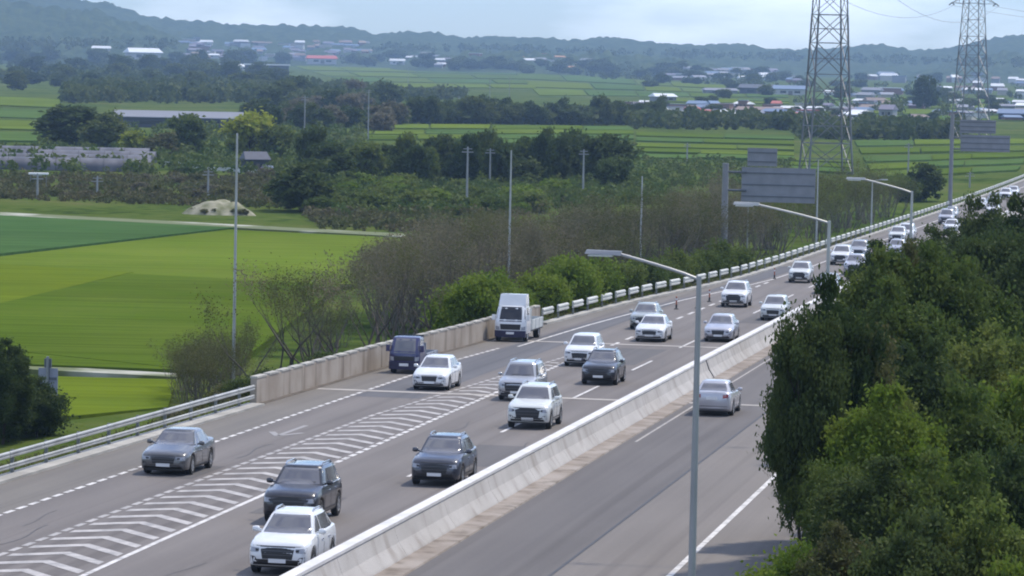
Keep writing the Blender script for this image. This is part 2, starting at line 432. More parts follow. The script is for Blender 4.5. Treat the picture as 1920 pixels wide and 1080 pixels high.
# ------------------------------------------------------------------ barriers
def loft(mb, s0, s1, prof, ds=4.0, tfun=None, close=True):
    n = max(1, int(math.ceil((s1 - s0) / ds))); G = []
    for i in range(n + 1):
        s = s0 + (s1 - s0) * i / n; o = tfun(s) if tfun else 0.0
        G.append([rp(s, o + t, z) for t, z in prof])
    mb.grid(G)
    if close:
        k = len(prof); o = len(mb.v) - (n + 1) * k
        mb.f.append(tuple(o + j for j in range(k))); mb.f.append(tuple(o + n * k + j for j in reversed(range(k))))
def stainmat(name, c, c2, c3):
    m = mat(name, c, rough=0.9, c2=c2, scale=0.55, detail=8, bump=0.25, bscale=14)
    t = m.node_tree; n = t.nodes; K = t.links.new; b = n['Principled BSDF']
    src = b.inputs['Base Color'].links[0].from_socket
    tx = n.new('ShaderNodeTexCoord'); mp = n.new('ShaderNodeMapping'); mp.inputs['Scale'].default_value = (1.1, 1.1, 0.12)
    K(tx.outputs['Object'], mp.inputs['Vector'])
    z = n.new('ShaderNodeTexNoise'); z.inputs['Scale'].default_value = 1.0; z.inputs['Detail'].default_value = 6; K(mp.outputs[0], z.inputs['Vector'])
    r = n.new('ShaderNodeValToRGB'); r.color_ramp.elements[0].position = 0.52; r.color_ramp.elements[1].position = 0.72
    r.color_ramp.elements[0].color = (0, 0, 0, 1); r.color_ramp.elements[1].color = (0.8, 0.8, 0.8, 1)
    K(z.outputs['Fac'], r.inputs['Fac'])
    mx = n.new('ShaderNodeMix'); mx.data_type = 'RGBA'; K(r.outputs[0], mx.inputs['Factor']); K(src, mx.inputs[6]); mx.inputs[7].default_value = tuple(c3) + (1,)
    K(mx.outputs[2], b.inputs['Base Color']); return m
cm = stainmat('median_concrete', (0.42, 0.405, 0.39), (0.35, 0.335, 0.32), (0.25, 0.225, 0.20))
med = thing('median_barrier', 'long pale concrete median wall with a light capped top edge between the carriageways', 'barrier', rp(120, 22.8))
def local(mb, root):
    """move a world-space builder into the frame of a thing that has no rotation"""
    l = root.location; mb.v = [(x - l[0], y - l[1], z - l[2]) for x, y, z in mb.v]; return mb
sm_ = 44.0
while sm_ < 720:                                     # cast segments with open joints
    ln = 8.0 if sm_ < 330 else 30.0
    mb = MB(); loft(mb, sm_, sm_ + ln - 0.02, [(23.72, -0.06), (23.68, 0.10), (23.46, 0.34), (23.40, 1.02), (23.10, 1.02), (22.92, 0.50), (22.66, 0.12), (22.58, -0.06)])
    local(mb, med).build('wall_segment', cm, med); sm_ += ln
capm = mat('median_white_lit_edge', (0.66, 0.65, 0.64), rough=0.7, var=0.18, scale=0.9)  # white edge paint; the light on the top rim is mixed into the colour
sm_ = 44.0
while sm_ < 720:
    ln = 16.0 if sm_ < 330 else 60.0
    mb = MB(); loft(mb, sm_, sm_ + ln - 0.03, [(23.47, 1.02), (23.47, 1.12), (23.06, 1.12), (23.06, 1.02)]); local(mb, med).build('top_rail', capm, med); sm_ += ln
dirt = stainmat('gutter_dirt', (0.30, 0.265, 0.235), (0.20, 0.165, 0.135), (0.10, 0.08, 0.06))
mb = MB(); loft(mb, 44, 720, [(22.64, -0.05), (22.64, 0.07), (21.85, 0.05), (21.80, -0.05)]); local(mb, med).build('gutter_strip', dirt, med)
pipe = mat('pipe_dark', (0.09, 0.09, 0.095), rough=0.5, var=0.2, scale=3)
for sp in (188.0, 128.0, 250.0):
    if sp == 128.0: continue
    mb = MB(); mb.bar(rp(sp, 23.085, 1.02), rp(sp, 22.90, 0.50), 0.13, 0.06); mb.bar(rp(sp, 22.90, 0.50), rp(sp, 22.62, 0.07), 0.13, 0.06); local(mb, med).build('drain_pipe', pipe, med)
# left parapet of the little bridge
pm = stainmat('parapet_concrete', (0.36, 0.315, 0.265), (0.27, 0.225, 0.18), (0.14, 0.105, 0.075))
par = thing('concrete_parapet', 'stained beige concrete parapet wall on the outer side of the exit lane', 'wall', rp(162, TL(162)))
sq = 161.0
while sq < 229:
    ln = min(8.6, 230 - sq)
    mb = MB(); loft(mb, sq, sq + ln - 0.05, [(0.0, -0.1), (0.0, 1.28), (0.30, 1.28), (0.34, -0.5)], tfun=TL); local(mb, par).build('wall_panel', pm, par); sq += ln
capp = mat('parapet_cap_concrete', (0.46, 0.44, 0.39), rough=0.8, var=0.35, scale=0.7)
sq = 161.0; k = 0
while sq < 229:
    mb = MB(); loft(mb, sq, min(sq + 1.75, 230), [(-0.03, 1.28), (-0.03, 1.37), (0.33, 1.37), (0.33, 1.28)], tfun=TL); local(mb, par).build('coping_block', capp, par); sq += 2.3; k += 1
dirtk = mat('kerb_grime', (0.11, 0.09, 0.07), rough=0.9, var=0.4, scale=0.8)
mb = MB(); loft(mb, 161, 232, [(-0.22, -0.02), (-0.20, 0.035), (0.0, 0.06), (0.0, -0.02)], tfun=TL); local(mb, par).build('grime_kerb', dirtk, par)

# steel guardrails: corrugated panels on posts
galv = mat('galvanised_steel', (0.44, 0.45, 0.44), rough=0.5, metal=0.35, var=0.3, scale=0.8)
galvd = mat('galvanised_post', (0.20, 0.21, 0.205), rough=0.6, metal=0.3, var=0.3, scale=1.5)
WB = [(0.0, 0.0), (-0.07, 0.05), (-0.07, 0.12), (0.0, 0.16), (-0.07, 0.20), (-0.07, 0.27), (0.0, 0.32), (0.03, 0.32), (0.03, 0.0)]
def guardrail(label, s0, s1, tf, panel, gap, levels, post, zpost, matl, group=None):
    root = thing('guardrail', label, 'guardrail', rp(s0, tf(s0)), group=group)
    s = s0
    while s < s1 - 1:
        e = min(s + panel - gap, s1)
        for z, sc in levels:
            mb = MB(); loft(mb, s, e, [(a * sc, z + b * sc) for a, b in WB], tfun=tf, ds=8); local(mb, root).build('rail_panel', matl, root)
        s += panel
    s = s0 + 0.6
    while s < s1:
        mb = MB(); t = tf(s) + 0.03; a = rp(s, t, -0.3)
        mb.add([rp(s - .06, t, -.4), rp(s + .06, t, -.4), rp(s + .06, t + .12, -.4), rp(s - .06, t + .12, -.4), rp(s - .06, t, zpost), rp(s + .06, t, zpost), rp(s + .06, t + .12, zpost), rp(s - .06, t + .12, zpost)],
               [(0,3,2,1),(4,5,6,7),(0,1,5,4),(1,2,6,5),(2,3,7,6),(3,0,4,7)])
        local(mb, root).build('post', galvd, root); s += post
    return root
guardrail('grey two-rail steel guardrail ending at the beige parapet wall', 70, 160.9, lambda s: TL(s) + 0.1, 4.0, 0.06, [(0.30, 0.62), (0.72, 0.8)], 4.0, 1.0, galv)
railw = mat('rail_pale', (0.56, 0.57, 0.53), rough=0.55, metal=0.1, var=0.25, scale=0.5)
guardrail('pale steel guardrail with gaps between its rails beyond the parapet wall', 230.4, 760, TL, 5.0, 1.7, [(0.62, 1.5)], 5.0, 0.95, railw)
kerb = MB(); loft(kerb, 230.4, 760, [(-0.35, -0.05), (-0.35, 0.14), (0.25, 0.16), (0.25, -0.05)], tfun=TL, ds=8)
tag(kerb.build('kerb', mat('kerb_concrete', (0.40, 0.385, 0.35), rough=0.9, var=0.3, scale=0.5)), kind='structure')
kerb = MB(); loft(kerb, 60, 160.8, [(-0.45, -0.05), (-0.45, 0.10), (0.35, 0.12), (0.35, -0.05)], tfun=TL, ds=8)
tag(kerb.build('kerb', MATS['kerb_concrete']), kind='structure')
guardrail('steel guardrail at the tree side of the opposite carriageway', 60, 700, lambda s: 10.15, 8.0, 0.06, [(0.42, 1.0)], 8.0, 0.8, galv)
# ------------------------------------------------------------------ vehicles
tyre_m = mat('tyre_rubber', (0.018, 0.018, 0.019), rough=0.85)
rim_m = mat('rim_alloy', (0.42, 0.43, 0.45), rough=0.35, metal=0.7)
dark_m = mat('trim_black', (0.016, 0.016, 0.018), rough=0.5)
glass_m = mat('car_glass', (0.13, 0.128, 0.14), rough=0.12, spec=0.7, coat=0.5)  # pale base colour stands in for sky reflected in the panes
glass_d = mat('truck_glass', (0.022, 0.024, 0.032), rough=0.1)
lamp_m = mat('headlight_lens', (0.30, 0.31, 0.34), rough=0.12, coat=1.0)
trim_g = mat('grille_bar_grey', (0.06, 0.06, 0.065), rough=0.4)
tail_m = mat('taillight_red', (0.28, 0.012, 0.012), rough=0.2, coat=0.8)
plate_m = mat('number_plate', (0.72, 0.73, 0.74), rough=0.45)
chrome_m = mat('chrome_trim', (0.62, 0.63, 0.65), rough=0.2, metal=0.9)
def carpaint(name, c, metal=0.0, rough=0.28):
    return mat('carpaint_' + name, c, rough=rough, metal=metal, coat=0.9, var=0.10, scale=0.9)
PAINT = {'white': carpaint('white', (0.74, 0.75, 0.76)), 'silver': carpaint('silver', (0.42, 0.43, 0.45), 0.45), 'lilac': carpaint('pale_silver', (0.50, 0.50, 0.54), 0.35),
         'grey': carpaint('grey', (0.105, 0.105, 0.11), 0.3), 'dark': carpaint('dark', (0.055, 0.058, 0.075), 0.35), 'black': carpaint('black', (0.022, 0.022, 0.030), 0.2),
         'navy': carpaint('navy', (0.028, 0.028, 0.105), 0.2), 'pearl': carpaint('pearl', (0.66, 0.68, 0.66)), 'greenish': carpaint('pale_green_grey', (0.42, 0.45, 0.43), 0.3)}

def interp(x, pts):
    if x >= pts[0][0]: return pts[0][1]
    for (a, p), (b, q) in zip(pts, pts[1:]):
        if x >= b: return q + (p - q) * (x - b) / (a - b)
    return pts[-1][1]
def car_body(S):
    """one shell: lower body lofted along x (front = +x) with real wheel arches, greenhouse lofted upwards"""
    Lh = S['L'] / 2; W = S['W'] / 2; mb = MB()
    arches = [(S['xf'], S['wr'] + 0.07), (S['xr'], S['wr'] + 0.07)]
    xs = set([Lh, Lh - .04, Lh - .12, Lh - .25, Lh - .45, -Lh, -Lh + .04, -Lh + .12, -Lh + .25, -Lh + .5])
    k = Lh - .6
    while k > -Lh + .6: xs.add(round(k, 3)); k -= 0.3
    for xc, r in arches:
        for a in range(0, 181, 20): xs.add(round(xc + r * math.cos(math.radians(a)), 4))
        xs.add(xc + r + 0.012); xs.add(xc - r - 0.012)
    xs = sorted(xs, reverse=True)
    sill = S['sill']
    G = []
    for x in xs:
        w = W * interp(x, [(Lh, .74), (Lh - .04, .84), (Lh - .12, .91), (Lh - .25, .955), (Lh - .45, .985), (Lh - 1.0, 1.0), (-Lh + .9, 1.0), (-Lh + .4, .975), (-Lh + .12, .93), (-Lh + .04, .88), (-Lh, .80)])
        top = interp(x, S['top']); b = interp(x, [(Lh, S['nose'] ), (Lh - .12, sill + .02), (Lh - .3, sill), (-Lh + .3, sill), (-Lh + .1, sill + .05), (-Lh, S['nose'])])
        for xc, r in arches:
            d = abs(x - xc)
            if d <= r + 1e-6: b = max(b, S['wr'] + math.sqrt(max(0, r * r - d * d)) * 0.98)
        h = top - sill; cr = S.get('crown', .035)
        pts = [(0, b), (.80 * w, b), (.955 * w, b + .015), (.985 * w, max(b + .03, sill + .10 * h)), (1.0 * w, max(b + .05, sill + .42 * h)), (1.0 * w, max(b + .07, sill + .66 * h)),
               (.985 * w, max(b + .09, sill + .80 * h)), (.94 * w, max(b + .1, top - .045)), (.87 * w, top - .008), (.60 * w, top + cr * .6), (.3 * w, top + cr), (0, top + cr)]
        row = [(x, y, z) for y, z in pts] + [(x, -y, z) for y, z in reversed(pts[1:-1])]
        G.append(row)
    n = len(G[0])
    o = len(mb.v)
    for r in G: mb.v += r
    for i in range(len(G) - 1):
        for j in range(n):
            a = o + i * n + j; b_ = o + i * n + (j + 1) % n
            mb.f.append((a, a + n, b_ + n, b_))
    mb.f.append(tuple(o + j for j in range(n))); mb.f.append(tuple(o + (len(G) - 1) * n + j for j in reversed(range(n))))
    # greenhouse rings
    zb, zt = S['belt'] - .10, S['H']
    def ring(z, xf, xr, hw, cr=.12):
        P = []
        for u in (-1, -.75, -.4, 0, .4, .75, 1): P.append((xf - cr * (u * u) , u * hw * (1 - .03 * abs(u)), z))
        for f in (.2, .4, .6, .8): P.append((xf - cr + (xr + cr * .8 - xf + cr) * f, hw * (1 + .015 * math.sin(f * math.pi)), z))
        for u in (1, .75, .4, 0, -.4, -.75, -1): P.append((xr + cr * .8 * (u * u), u * hw * (1 - .03 * abs(u)), z))
        for f in (.8, .6, .4, .2): P.append((xf - cr + (xr + cr * .8 - xf + cr) * f, -hw * (1 + .015 * math.sin(f * math.pi)), z))
        return P
    R = []
    for f, e in ((0, 0), (.14, 0), (.5, 0), (.84, 0), (.94, .02), (.985, .07), (1.0, .17), (1.012, .40), (1.018, .62)):
        z = zb + (zt - .02 - zb) * f
        fl = min(f, .94) / .94
        xf = S['cowl'] + (S['rf'] - S['cowl']) * fl; xr = S['tail'] + (S['rr'] - S['tail']) * fl
        hw = W * (.93 + (S['roofw'] - .93) * fl)
        R.append(ring(z, xf - e * .55 * 1.4, xr + e * .55 * 1.4, hw - e))
    n = len(R[0]); o = len(mb.v)
    for r in R: mb.v += r
    for i in range(len(R) - 1):
        for j in range(n):
            a = o + i * n + j; b_ = o + i * n + (j + 1) % n
            mb.f.append((a, b_, b_ + n, a + n))
    mb.f.append(tuple(o + (len(R) - 1) * n + j for j in range(n)))
    return mb
def bvh_of(mb): return BVHTree.FromPolygons([Vector(v) for v in mb.v], mb.f)
def panel(bvh, corners, axis, off=0.008, nu=6, nv=4, far=5.0):
    """sheet that follows the shell: corner pairs seen along an axis ('+x','-x','+y','-y','+z') pressed onto it"""
    c = corners; G = []
    for i in range(nv + 1):
        row = []
        for j in range(nu + 1):
            u, v = j / nu, i / nv
            a = c[0][0] * (1-u)*(1-v) + c[1][0] * u*(1-v) + c[2][0] * u*v + c[3][0] * (1-u)*v
            b = c[0][1] * (1-u)*(1-v) + c[1][1] * u*(1-v) + c[2][1] * u*v + c[3][1] * (1-u)*v
            if axis[1] == 'x': o = Vector((far if axis[0] == '+' else -far, a, b)); d = Vector((-1 if axis[0] == '+' else 1, 0, 0))
            elif axis[1] == 'y': o = Vector((a, far if axis[0] == '+' else -far, b)); d = Vector((0, -1 if axis[0] == '+' else 1, 0))
            else: o = Vector((a, b, far)); d = Vector((0, 0, -1))
            h = bvh.ray_cast(o, d)
            if h[0] is None: 
                row.append(row[-1] if row else (G[-1][j] if G else (o + d * far))); continue
            row.append(h[0] - d * off)
        G.append(row)
    mb = MB(); mb.grid(G)
    # returned edge so that the sheet has thickness
    n1, n2 = len(G), len(G[0]); loop = [(0, j) for j in range(n2)] + [(i, n2 - 1) for i in range(1, n1)] + [(n1 - 1, j) for j in range(n2 - 2, -1, -1)] + [(i, 0) for i in range(n1 - 2, 0, -1)]
    dn = {'+x': Vector((-1,0,0)), '-x': Vector((1,0,0)), '+y': Vector((0,-1,0)), '-y': Vector((0,1,0)), '+z': Vector((0,0,-1))}[axis] * (off + .01)
    o = len(mb.v); mb.v += [tuple(Vector(G[i][j]) + dn) for i, j in loop]; k = len(loop)
    for q in range(k):
        a = loop[q]; b = loop[(q + 1) % k]
        mb.f.append((a[0] * n2 + a[1], o + q, o + (q + 1) % k, b[0] * n2 + b[1]))
    return mb
def wheel_parts(root, x, y, r, w=0.22):
    sgn = 1 if y > 0 else -1
    mb = MB(); mb.lathe([(r * .62, -w/2), (r * .93, -w/2), (r, -w * .36), (r, w * .36), (r * .93, w/2), (r * .62, w/2), (r * .62, -w/2)], 20, 'y')
    t = mb.build('wheel', tyre_m, root, smooth=35); t.location = (x, y, r)
    mb = MB(); yo = sgn * w * .36
    mb.lathe([(0.0, yo + sgn * .01), (r * .16, yo + sgn * .01), (r * .18, yo - sgn * .02)], 10, 'y')
    for k in range(5):
        a = 2 * math.pi * k / 5
        mb.bar((r * .12 * math.cos(a), yo, r * .12 * math.sin(a)), (r * .6 * math.cos(a), yo, r * .6 * math.sin(a)), .05, .07)
    mb.lathe([(r * .55, yo - sgn * .05), (r * .58, yo + sgn * .03), (r * .66, yo + sgn * .025), (r * .66, yo - sgn * .05)], 20, 'y')
    mb.lathe([(0, yo - sgn * .06), (r * .6, yo - sgn * .06)], 14, 'y')
    mb.build('rim', rim_m, t, smooth=30)
    return t
SPECS = {
 'sedan': dict(L=4.72, W=1.84, H=1.46, wr=.33, xf=1.42, xr=-1.38, sill=.20, nose=.34, belt=.96, cowl=.98, rf=.12, rr=-1.18, tail=-1.95, roofw=.66,
    top=[(2.36, .62), (2.32, .69), (2.24, .74), (2.1, .78), (1.9, .82), (1.0, .96), (-.5, .97), (-1.6, 1.03), (-2.1, 1.04), (-2.24, 1.02), (-2.32, .98), (-2.36, .90)]),
 'hatch': dict(L=4.10, W=1.76, H=1.55, wr=.31, xf=1.28, xr=-1.26, sill=.20, nose=.36, belt=1.0, cowl=1.10, rf=.35, rr=-1.55, tail=-1.98, roofw=.70,
    top=[(2.05, .68), (2.0, .76), (1.93, .82), (1.8, .86), (1.1, 1.0), (-1.2, 1.03), (-1.85, 1.04), (-1.96, 1.0), (-2.05, .9)]),
 'suv': dict(L=4.55, W=1.88, H=1.70, wr=.37, xf=1.38, xr=-1.36, sill=.28, nose=.42, belt=1.14, cowl=1.06, rf=.30, rr=-1.72, tail=-2.16, roofw=.71,
    top=[(2.275, .70), (2.25, .80), (2.18, .89), (2.06, .95), (1.85, 1.01), (1.0, 1.13), (-1.5, 1.16), (-2.05, 1.16), (-2.2, 1.10), (-2.275, .98)]),
 'minivan': dict(L=4.85, W=1.92, H=1.76, wr=.35, xf=1.55, xr=-1.50, sill=.24, nose=.38, belt=1.12, cowl=1.42, rf=.62, rr=-2.0, tail=-2.32, roofw=.73,
    top=[(2.425, .74), (2.38, .84), (2.3, .90), (2.1, .96), (1.4, 1.10), (-1.5, 1.14), (-2.2, 1.14), (-2.34, 1.08), (-2.425, .96)]),
}
def make_car(kind):
    S = SPECS[kind]; root = thing(kind, 'x', 'car'); W = S['W'] / 2; Lh = S['L'] / 2
    mb = car_body(S); bv = bvh_of(mb)
    body = mb.build('body', PAINT['white'], root, smooth=38)
    tall = kind in ('suv', 'minivan', 'crossover')
    zb, zt = S['belt'], S['H']
    tp = interp(Lh - .1, S['top'])
    def pn(name, c, ax, m, parent=root, **k): return panel(bv, c, ax, **k).build(name, m, parent, smooth=60)
    # glazing
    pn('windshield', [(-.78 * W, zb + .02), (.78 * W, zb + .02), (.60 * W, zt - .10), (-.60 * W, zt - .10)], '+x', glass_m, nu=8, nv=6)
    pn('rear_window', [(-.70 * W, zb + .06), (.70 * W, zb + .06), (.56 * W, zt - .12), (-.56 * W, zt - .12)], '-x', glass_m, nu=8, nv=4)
    zl, zh = zb + .03, zt - .13
    fx = lambda z: S['cowl'] + (S['rf'] - S['cowl']) * ((z - (zb - .1)) / (zt - .02 - zb + .1)) / .94
    rx = lambda z: S['tail'] + (S['rr'] - S['tail']) * ((z - (zb - .1)) / (zt - .02 - zb + .1)) / .94
    xb = .5 * (S['xf'] + S['xr']) - .05
    x2 = S['xr'] + .18 if not tall else S['xr'] + .05
    for ax in ('+y', '-y'):
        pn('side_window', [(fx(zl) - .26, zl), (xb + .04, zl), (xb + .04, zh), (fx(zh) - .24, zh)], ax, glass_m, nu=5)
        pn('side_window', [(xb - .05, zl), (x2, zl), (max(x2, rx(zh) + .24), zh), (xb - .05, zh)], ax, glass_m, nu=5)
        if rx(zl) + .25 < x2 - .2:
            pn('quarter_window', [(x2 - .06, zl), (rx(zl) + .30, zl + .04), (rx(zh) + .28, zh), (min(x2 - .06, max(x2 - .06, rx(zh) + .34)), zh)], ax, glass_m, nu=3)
        # doors: shut lines, handle, sill trim
        for xd in (S['xf'] - .52, xb, S['xr'] + .52):
            pn('door_seam', [(xd - .010, S['sill'] + .12), (xd + .010, S['sill'] + .12), (xd + .010, zb - .09), (xd - .010, zb - .09)], ax, dark_m, nu=1, nv=3, off=.004)
        for xd in (xb + .22, S['xr'] + .62):
            pn('door_handle', [(xd - .10, zb - .20), (xd + .10, zb - .20), (xd + .10, zb - .165), (xd - .10, zb - .165)], ax, chrome_m, nu=1, nv=1, off=.03)
        pn('sill_trim', [(S['xr'] + S['wr'] + .12, S['sill'] + .03), (S['xf'] - S['wr'] - .12, S['sill'] + .03), (S['xf'] - S['wr'] - .12, S['sill'] + (.16 if tall else .10)), (S['xr'] + S['wr'] + .12, S['sill'] + (.16 if tall else .10))], ax, dark_m, nu=4, nv=1)
        sg = 1 if ax[0] == '+' else -1
        mbm = MB(); mx_ = fx(zb) - .36
        mbm.lathe([(0.001, -.11), (.075, -.10), (.095, -.03), (.095, .06), (.06, .10), (.001, .11)], 10, 'y'); mbm.v = [(x * .75 + mx_, y + sg * (W + .08), z * .85 + zb + .06) for x, y, z in mbm.v]
        mbm.bar((mx_, sg * (W * .90), zb + .02), (mx_, sg * (W + .02), zb + .04), .06)
        mbm.build('door_mirror', PAINT['white'], root, smooth=50)
    for yw in (-.42 * W, .18 * W):
        pn('wiper', [(yw, zb + .05), (yw + .44 * W, zb + .075), (yw + .44 * W, zb + .095), (yw, zb + .07)], '+x', dark_m, nu=4, nv=1, off=.02)
    # face
    gz0, gz1 = (.47, tp - .03) if tall else (.42, tp - .05)
    gw = {'suv': .60, 'crossover': .56, 'compact': .44, 'minivan': .62}.get(kind, .50) * W
    pn('grille', [(-gw * .86, gz0), (gw * .86, gz0), (gw, gz1), (-gw, gz1)], '+x', dark_m, nu=8, nv=3)
    for zc in ((gz0 * .66 + gz1 * .34), (gz0 * .33 + gz1 * .67)):
        pn('grille_bar', [(-gw * .9, zc - .012), (gw * .9, zc - .012), (gw * .9, zc + .012), (-gw * .9, zc + .012)], '+x', trim_g, nu=8, nv=1, off=.014)
    pn('lower_intake', [(-.80 * W, S['sill'] + .05), (.80 * W, S['sill'] + .05), (.72 * W, S['sill'] + (.21 if tall else .18)), (-.72 * W, S['sill'] + (.21 if tall else .18))], '+x', dark_m, nu=8, nv=2)
    pn('front_plate', [(-.26, gz0 - .10), (.26, gz0 - .10), (.26, gz0 + .01), (-.26, gz0 + .01)], '+x', plate_m, nu=3, nv=1, off=.025)
    hz1 = tp - .05; hz0 = hz1 - (.15 if not tall else .17)
    for sg in (-1, 1):
        c = [(sg * gw * 1.10, hz0 + .03), (sg * .90 * W, hz0 + .02), (sg * .935 * W, hz1), (sg * gw * 1.06, hz1 - .03)]
        if sg < 0: c = [c[1], c[0], c[3], c[2]]
        h = pn('headlight', c, '+x', lamp_m, nu=6, nv=3)
        i = [((p[0] - sg * .62 * W) * .35 + sg * .60 * W, (p[1] - (hz0 + hz1) / 2) * .5 + (hz0 + hz1) / 2) for p in c]
        pn('lamp_unit', i, '+x', dark_m, parent=h, nu=3, nv=2, off=.014)
        f0 = S['sill'] + .13
        c = [(sg * .60 * W, f0), (sg * .88 * W, f0), (sg * .88 * W, f0 + .17), (sg * .72 * W, f0 + .15)]
        if sg < 0: c = [c[1], c[0], c[3], c[2]]
        pn('fog_lamp_recess', c, '+x', dark_m, nu=3, nv=1, off=.006)
        # tail lamps
        tz = S['top'][-3][1] - .10
        c = [(sg * .55 * W, tz - .14), (sg * .90 * W, tz - .12), (sg * .90 * W, tz + .03), (sg * .55 * W, tz + .01)]
        if sg > 0: c = [c[1], c[0], c[3], c[2]]
        pn('taillight', c, '-x', tail_m, nu=4, nv=2)
        for xw in (S['xf'], S['xr']): wheel_parts(root, xw, sg * (W - .115), S['wr'])
    pn('bonnet_seam', [(-.80 * W, tp - .028), (.80 * W, tp - .028), (.80 * W, tp - .012), (-.80 * W, tp - .012)], '+x', dark_m, nu=8, nv=1, off=.004)
    pn('rear_plate', [(-.26, .70), (.26, .70), (.26, .82), (-.26, .82)], '-x', plate_m, nu=3, nv=1, off=.02)
    pn('rear_bumper_trim', [(-.75 * W, S['sill'] + .08), (.75 * W, S['sill'] + .08), (.78 * W, S['sill'] + .24), (-.78 * W, S['sill'] + .24)], '-x', dark_m, nu=8, nv=1)
    mbu = MB(); mbu.box(-Lh + .35, Lh - .35, -W * .78, W * .78, S['sill'] - .05, S['sill'] + .35); mbu.build('underbody', dark_m, root)
    if tall:
        for sg in (-1, 1):
            mbr = MB(); y = sg * W * (S['roofw'] - .07); z = zt + .035
            pts = [(S['rf'] - .25, zt - .03), (S['rf'] - .45, z), (S['rr'] + .45, z), (S['rr'] + .2, zt - .03)]
            for (xa, za), (xb_, zb_) in zip(pts, pts[1:]): mbr.bar((xa, y, za), (xb_, y, zb_), .04)
            mbr.build('roof_rail', chrome_m, root)
    return root
SPECS['crossover'] = dict(L=4.40, W=1.85, H=1.62, wr=.35, xf=1.34, xr=-1.32, sill=.25, nose=.38, belt=1.06, cowl=1.12, rf=.28, rr=-1.35, tail=-2.05, roofw=.68,
    top=[(2.20, .62), (2.17, .74), (2.10, .84), (1.98, .90), (1.75, .95), (1.05, 1.06), (-1.3, 1.11), (-1.95, 1.12), (-2.12, 1.06), (-2.2, .94)])
SPECS['compact'] = dict(L=4.55, W=1.80, H=1.50, wr=.32, xf=1.40, xr=-1.32, sill=.19, nose=.32, belt=.97, cowl=1.08, rf=.22, rr=-1.30, tail=-2.0, roofw=.68,
    top=[(2.275, .56), (2.24, .66), (2.16, .72), (2.0, .78), (1.75, .83), (1.05, .97), (-.5, .99), (-1.7, 1.08), (-2.1, 1.09), (-2.2, 1.04), (-2.275, .92)])
PROTO = {}; ZS = {'truck_big': 1.0, 'truck_small': 1.04}
USED = set()
COLOURED = ('body', 'door_mirror', 'cab', 'roof_deflector')
def place_car(kind, colour, P, heading, label, name=None, group=None, cat='car', tilt=0.0, sc=1.0):
    if kind not in PROTO: PROTO[kind] = make_car(kind) if kind in SPECS else TRUCKS[kind]()
    src = PROTO[kind]
    r = src if kind not in USED else copy_tree(src)
    USED.add(kind)
    r.name = name or kind; r['label'] = label; r['category'] = cat
    if group: r['group'] = group
    for ch in r.children:
        b = ch.name.split('.')[0]
        if b in COLOURED and colour:
            ch.material_slots[0].link = 'OBJECT'; ch.material_slots[0].material = PAINT[colour]
    r.location = P; r.scale = (sc * (.95 if kind in SPECS else 1), sc * (1.05 if kind in SPECS else 1), sc * ZS.get(kind, 1.13))
    r.rotation_euler = (0, tilt, heading)
    return r

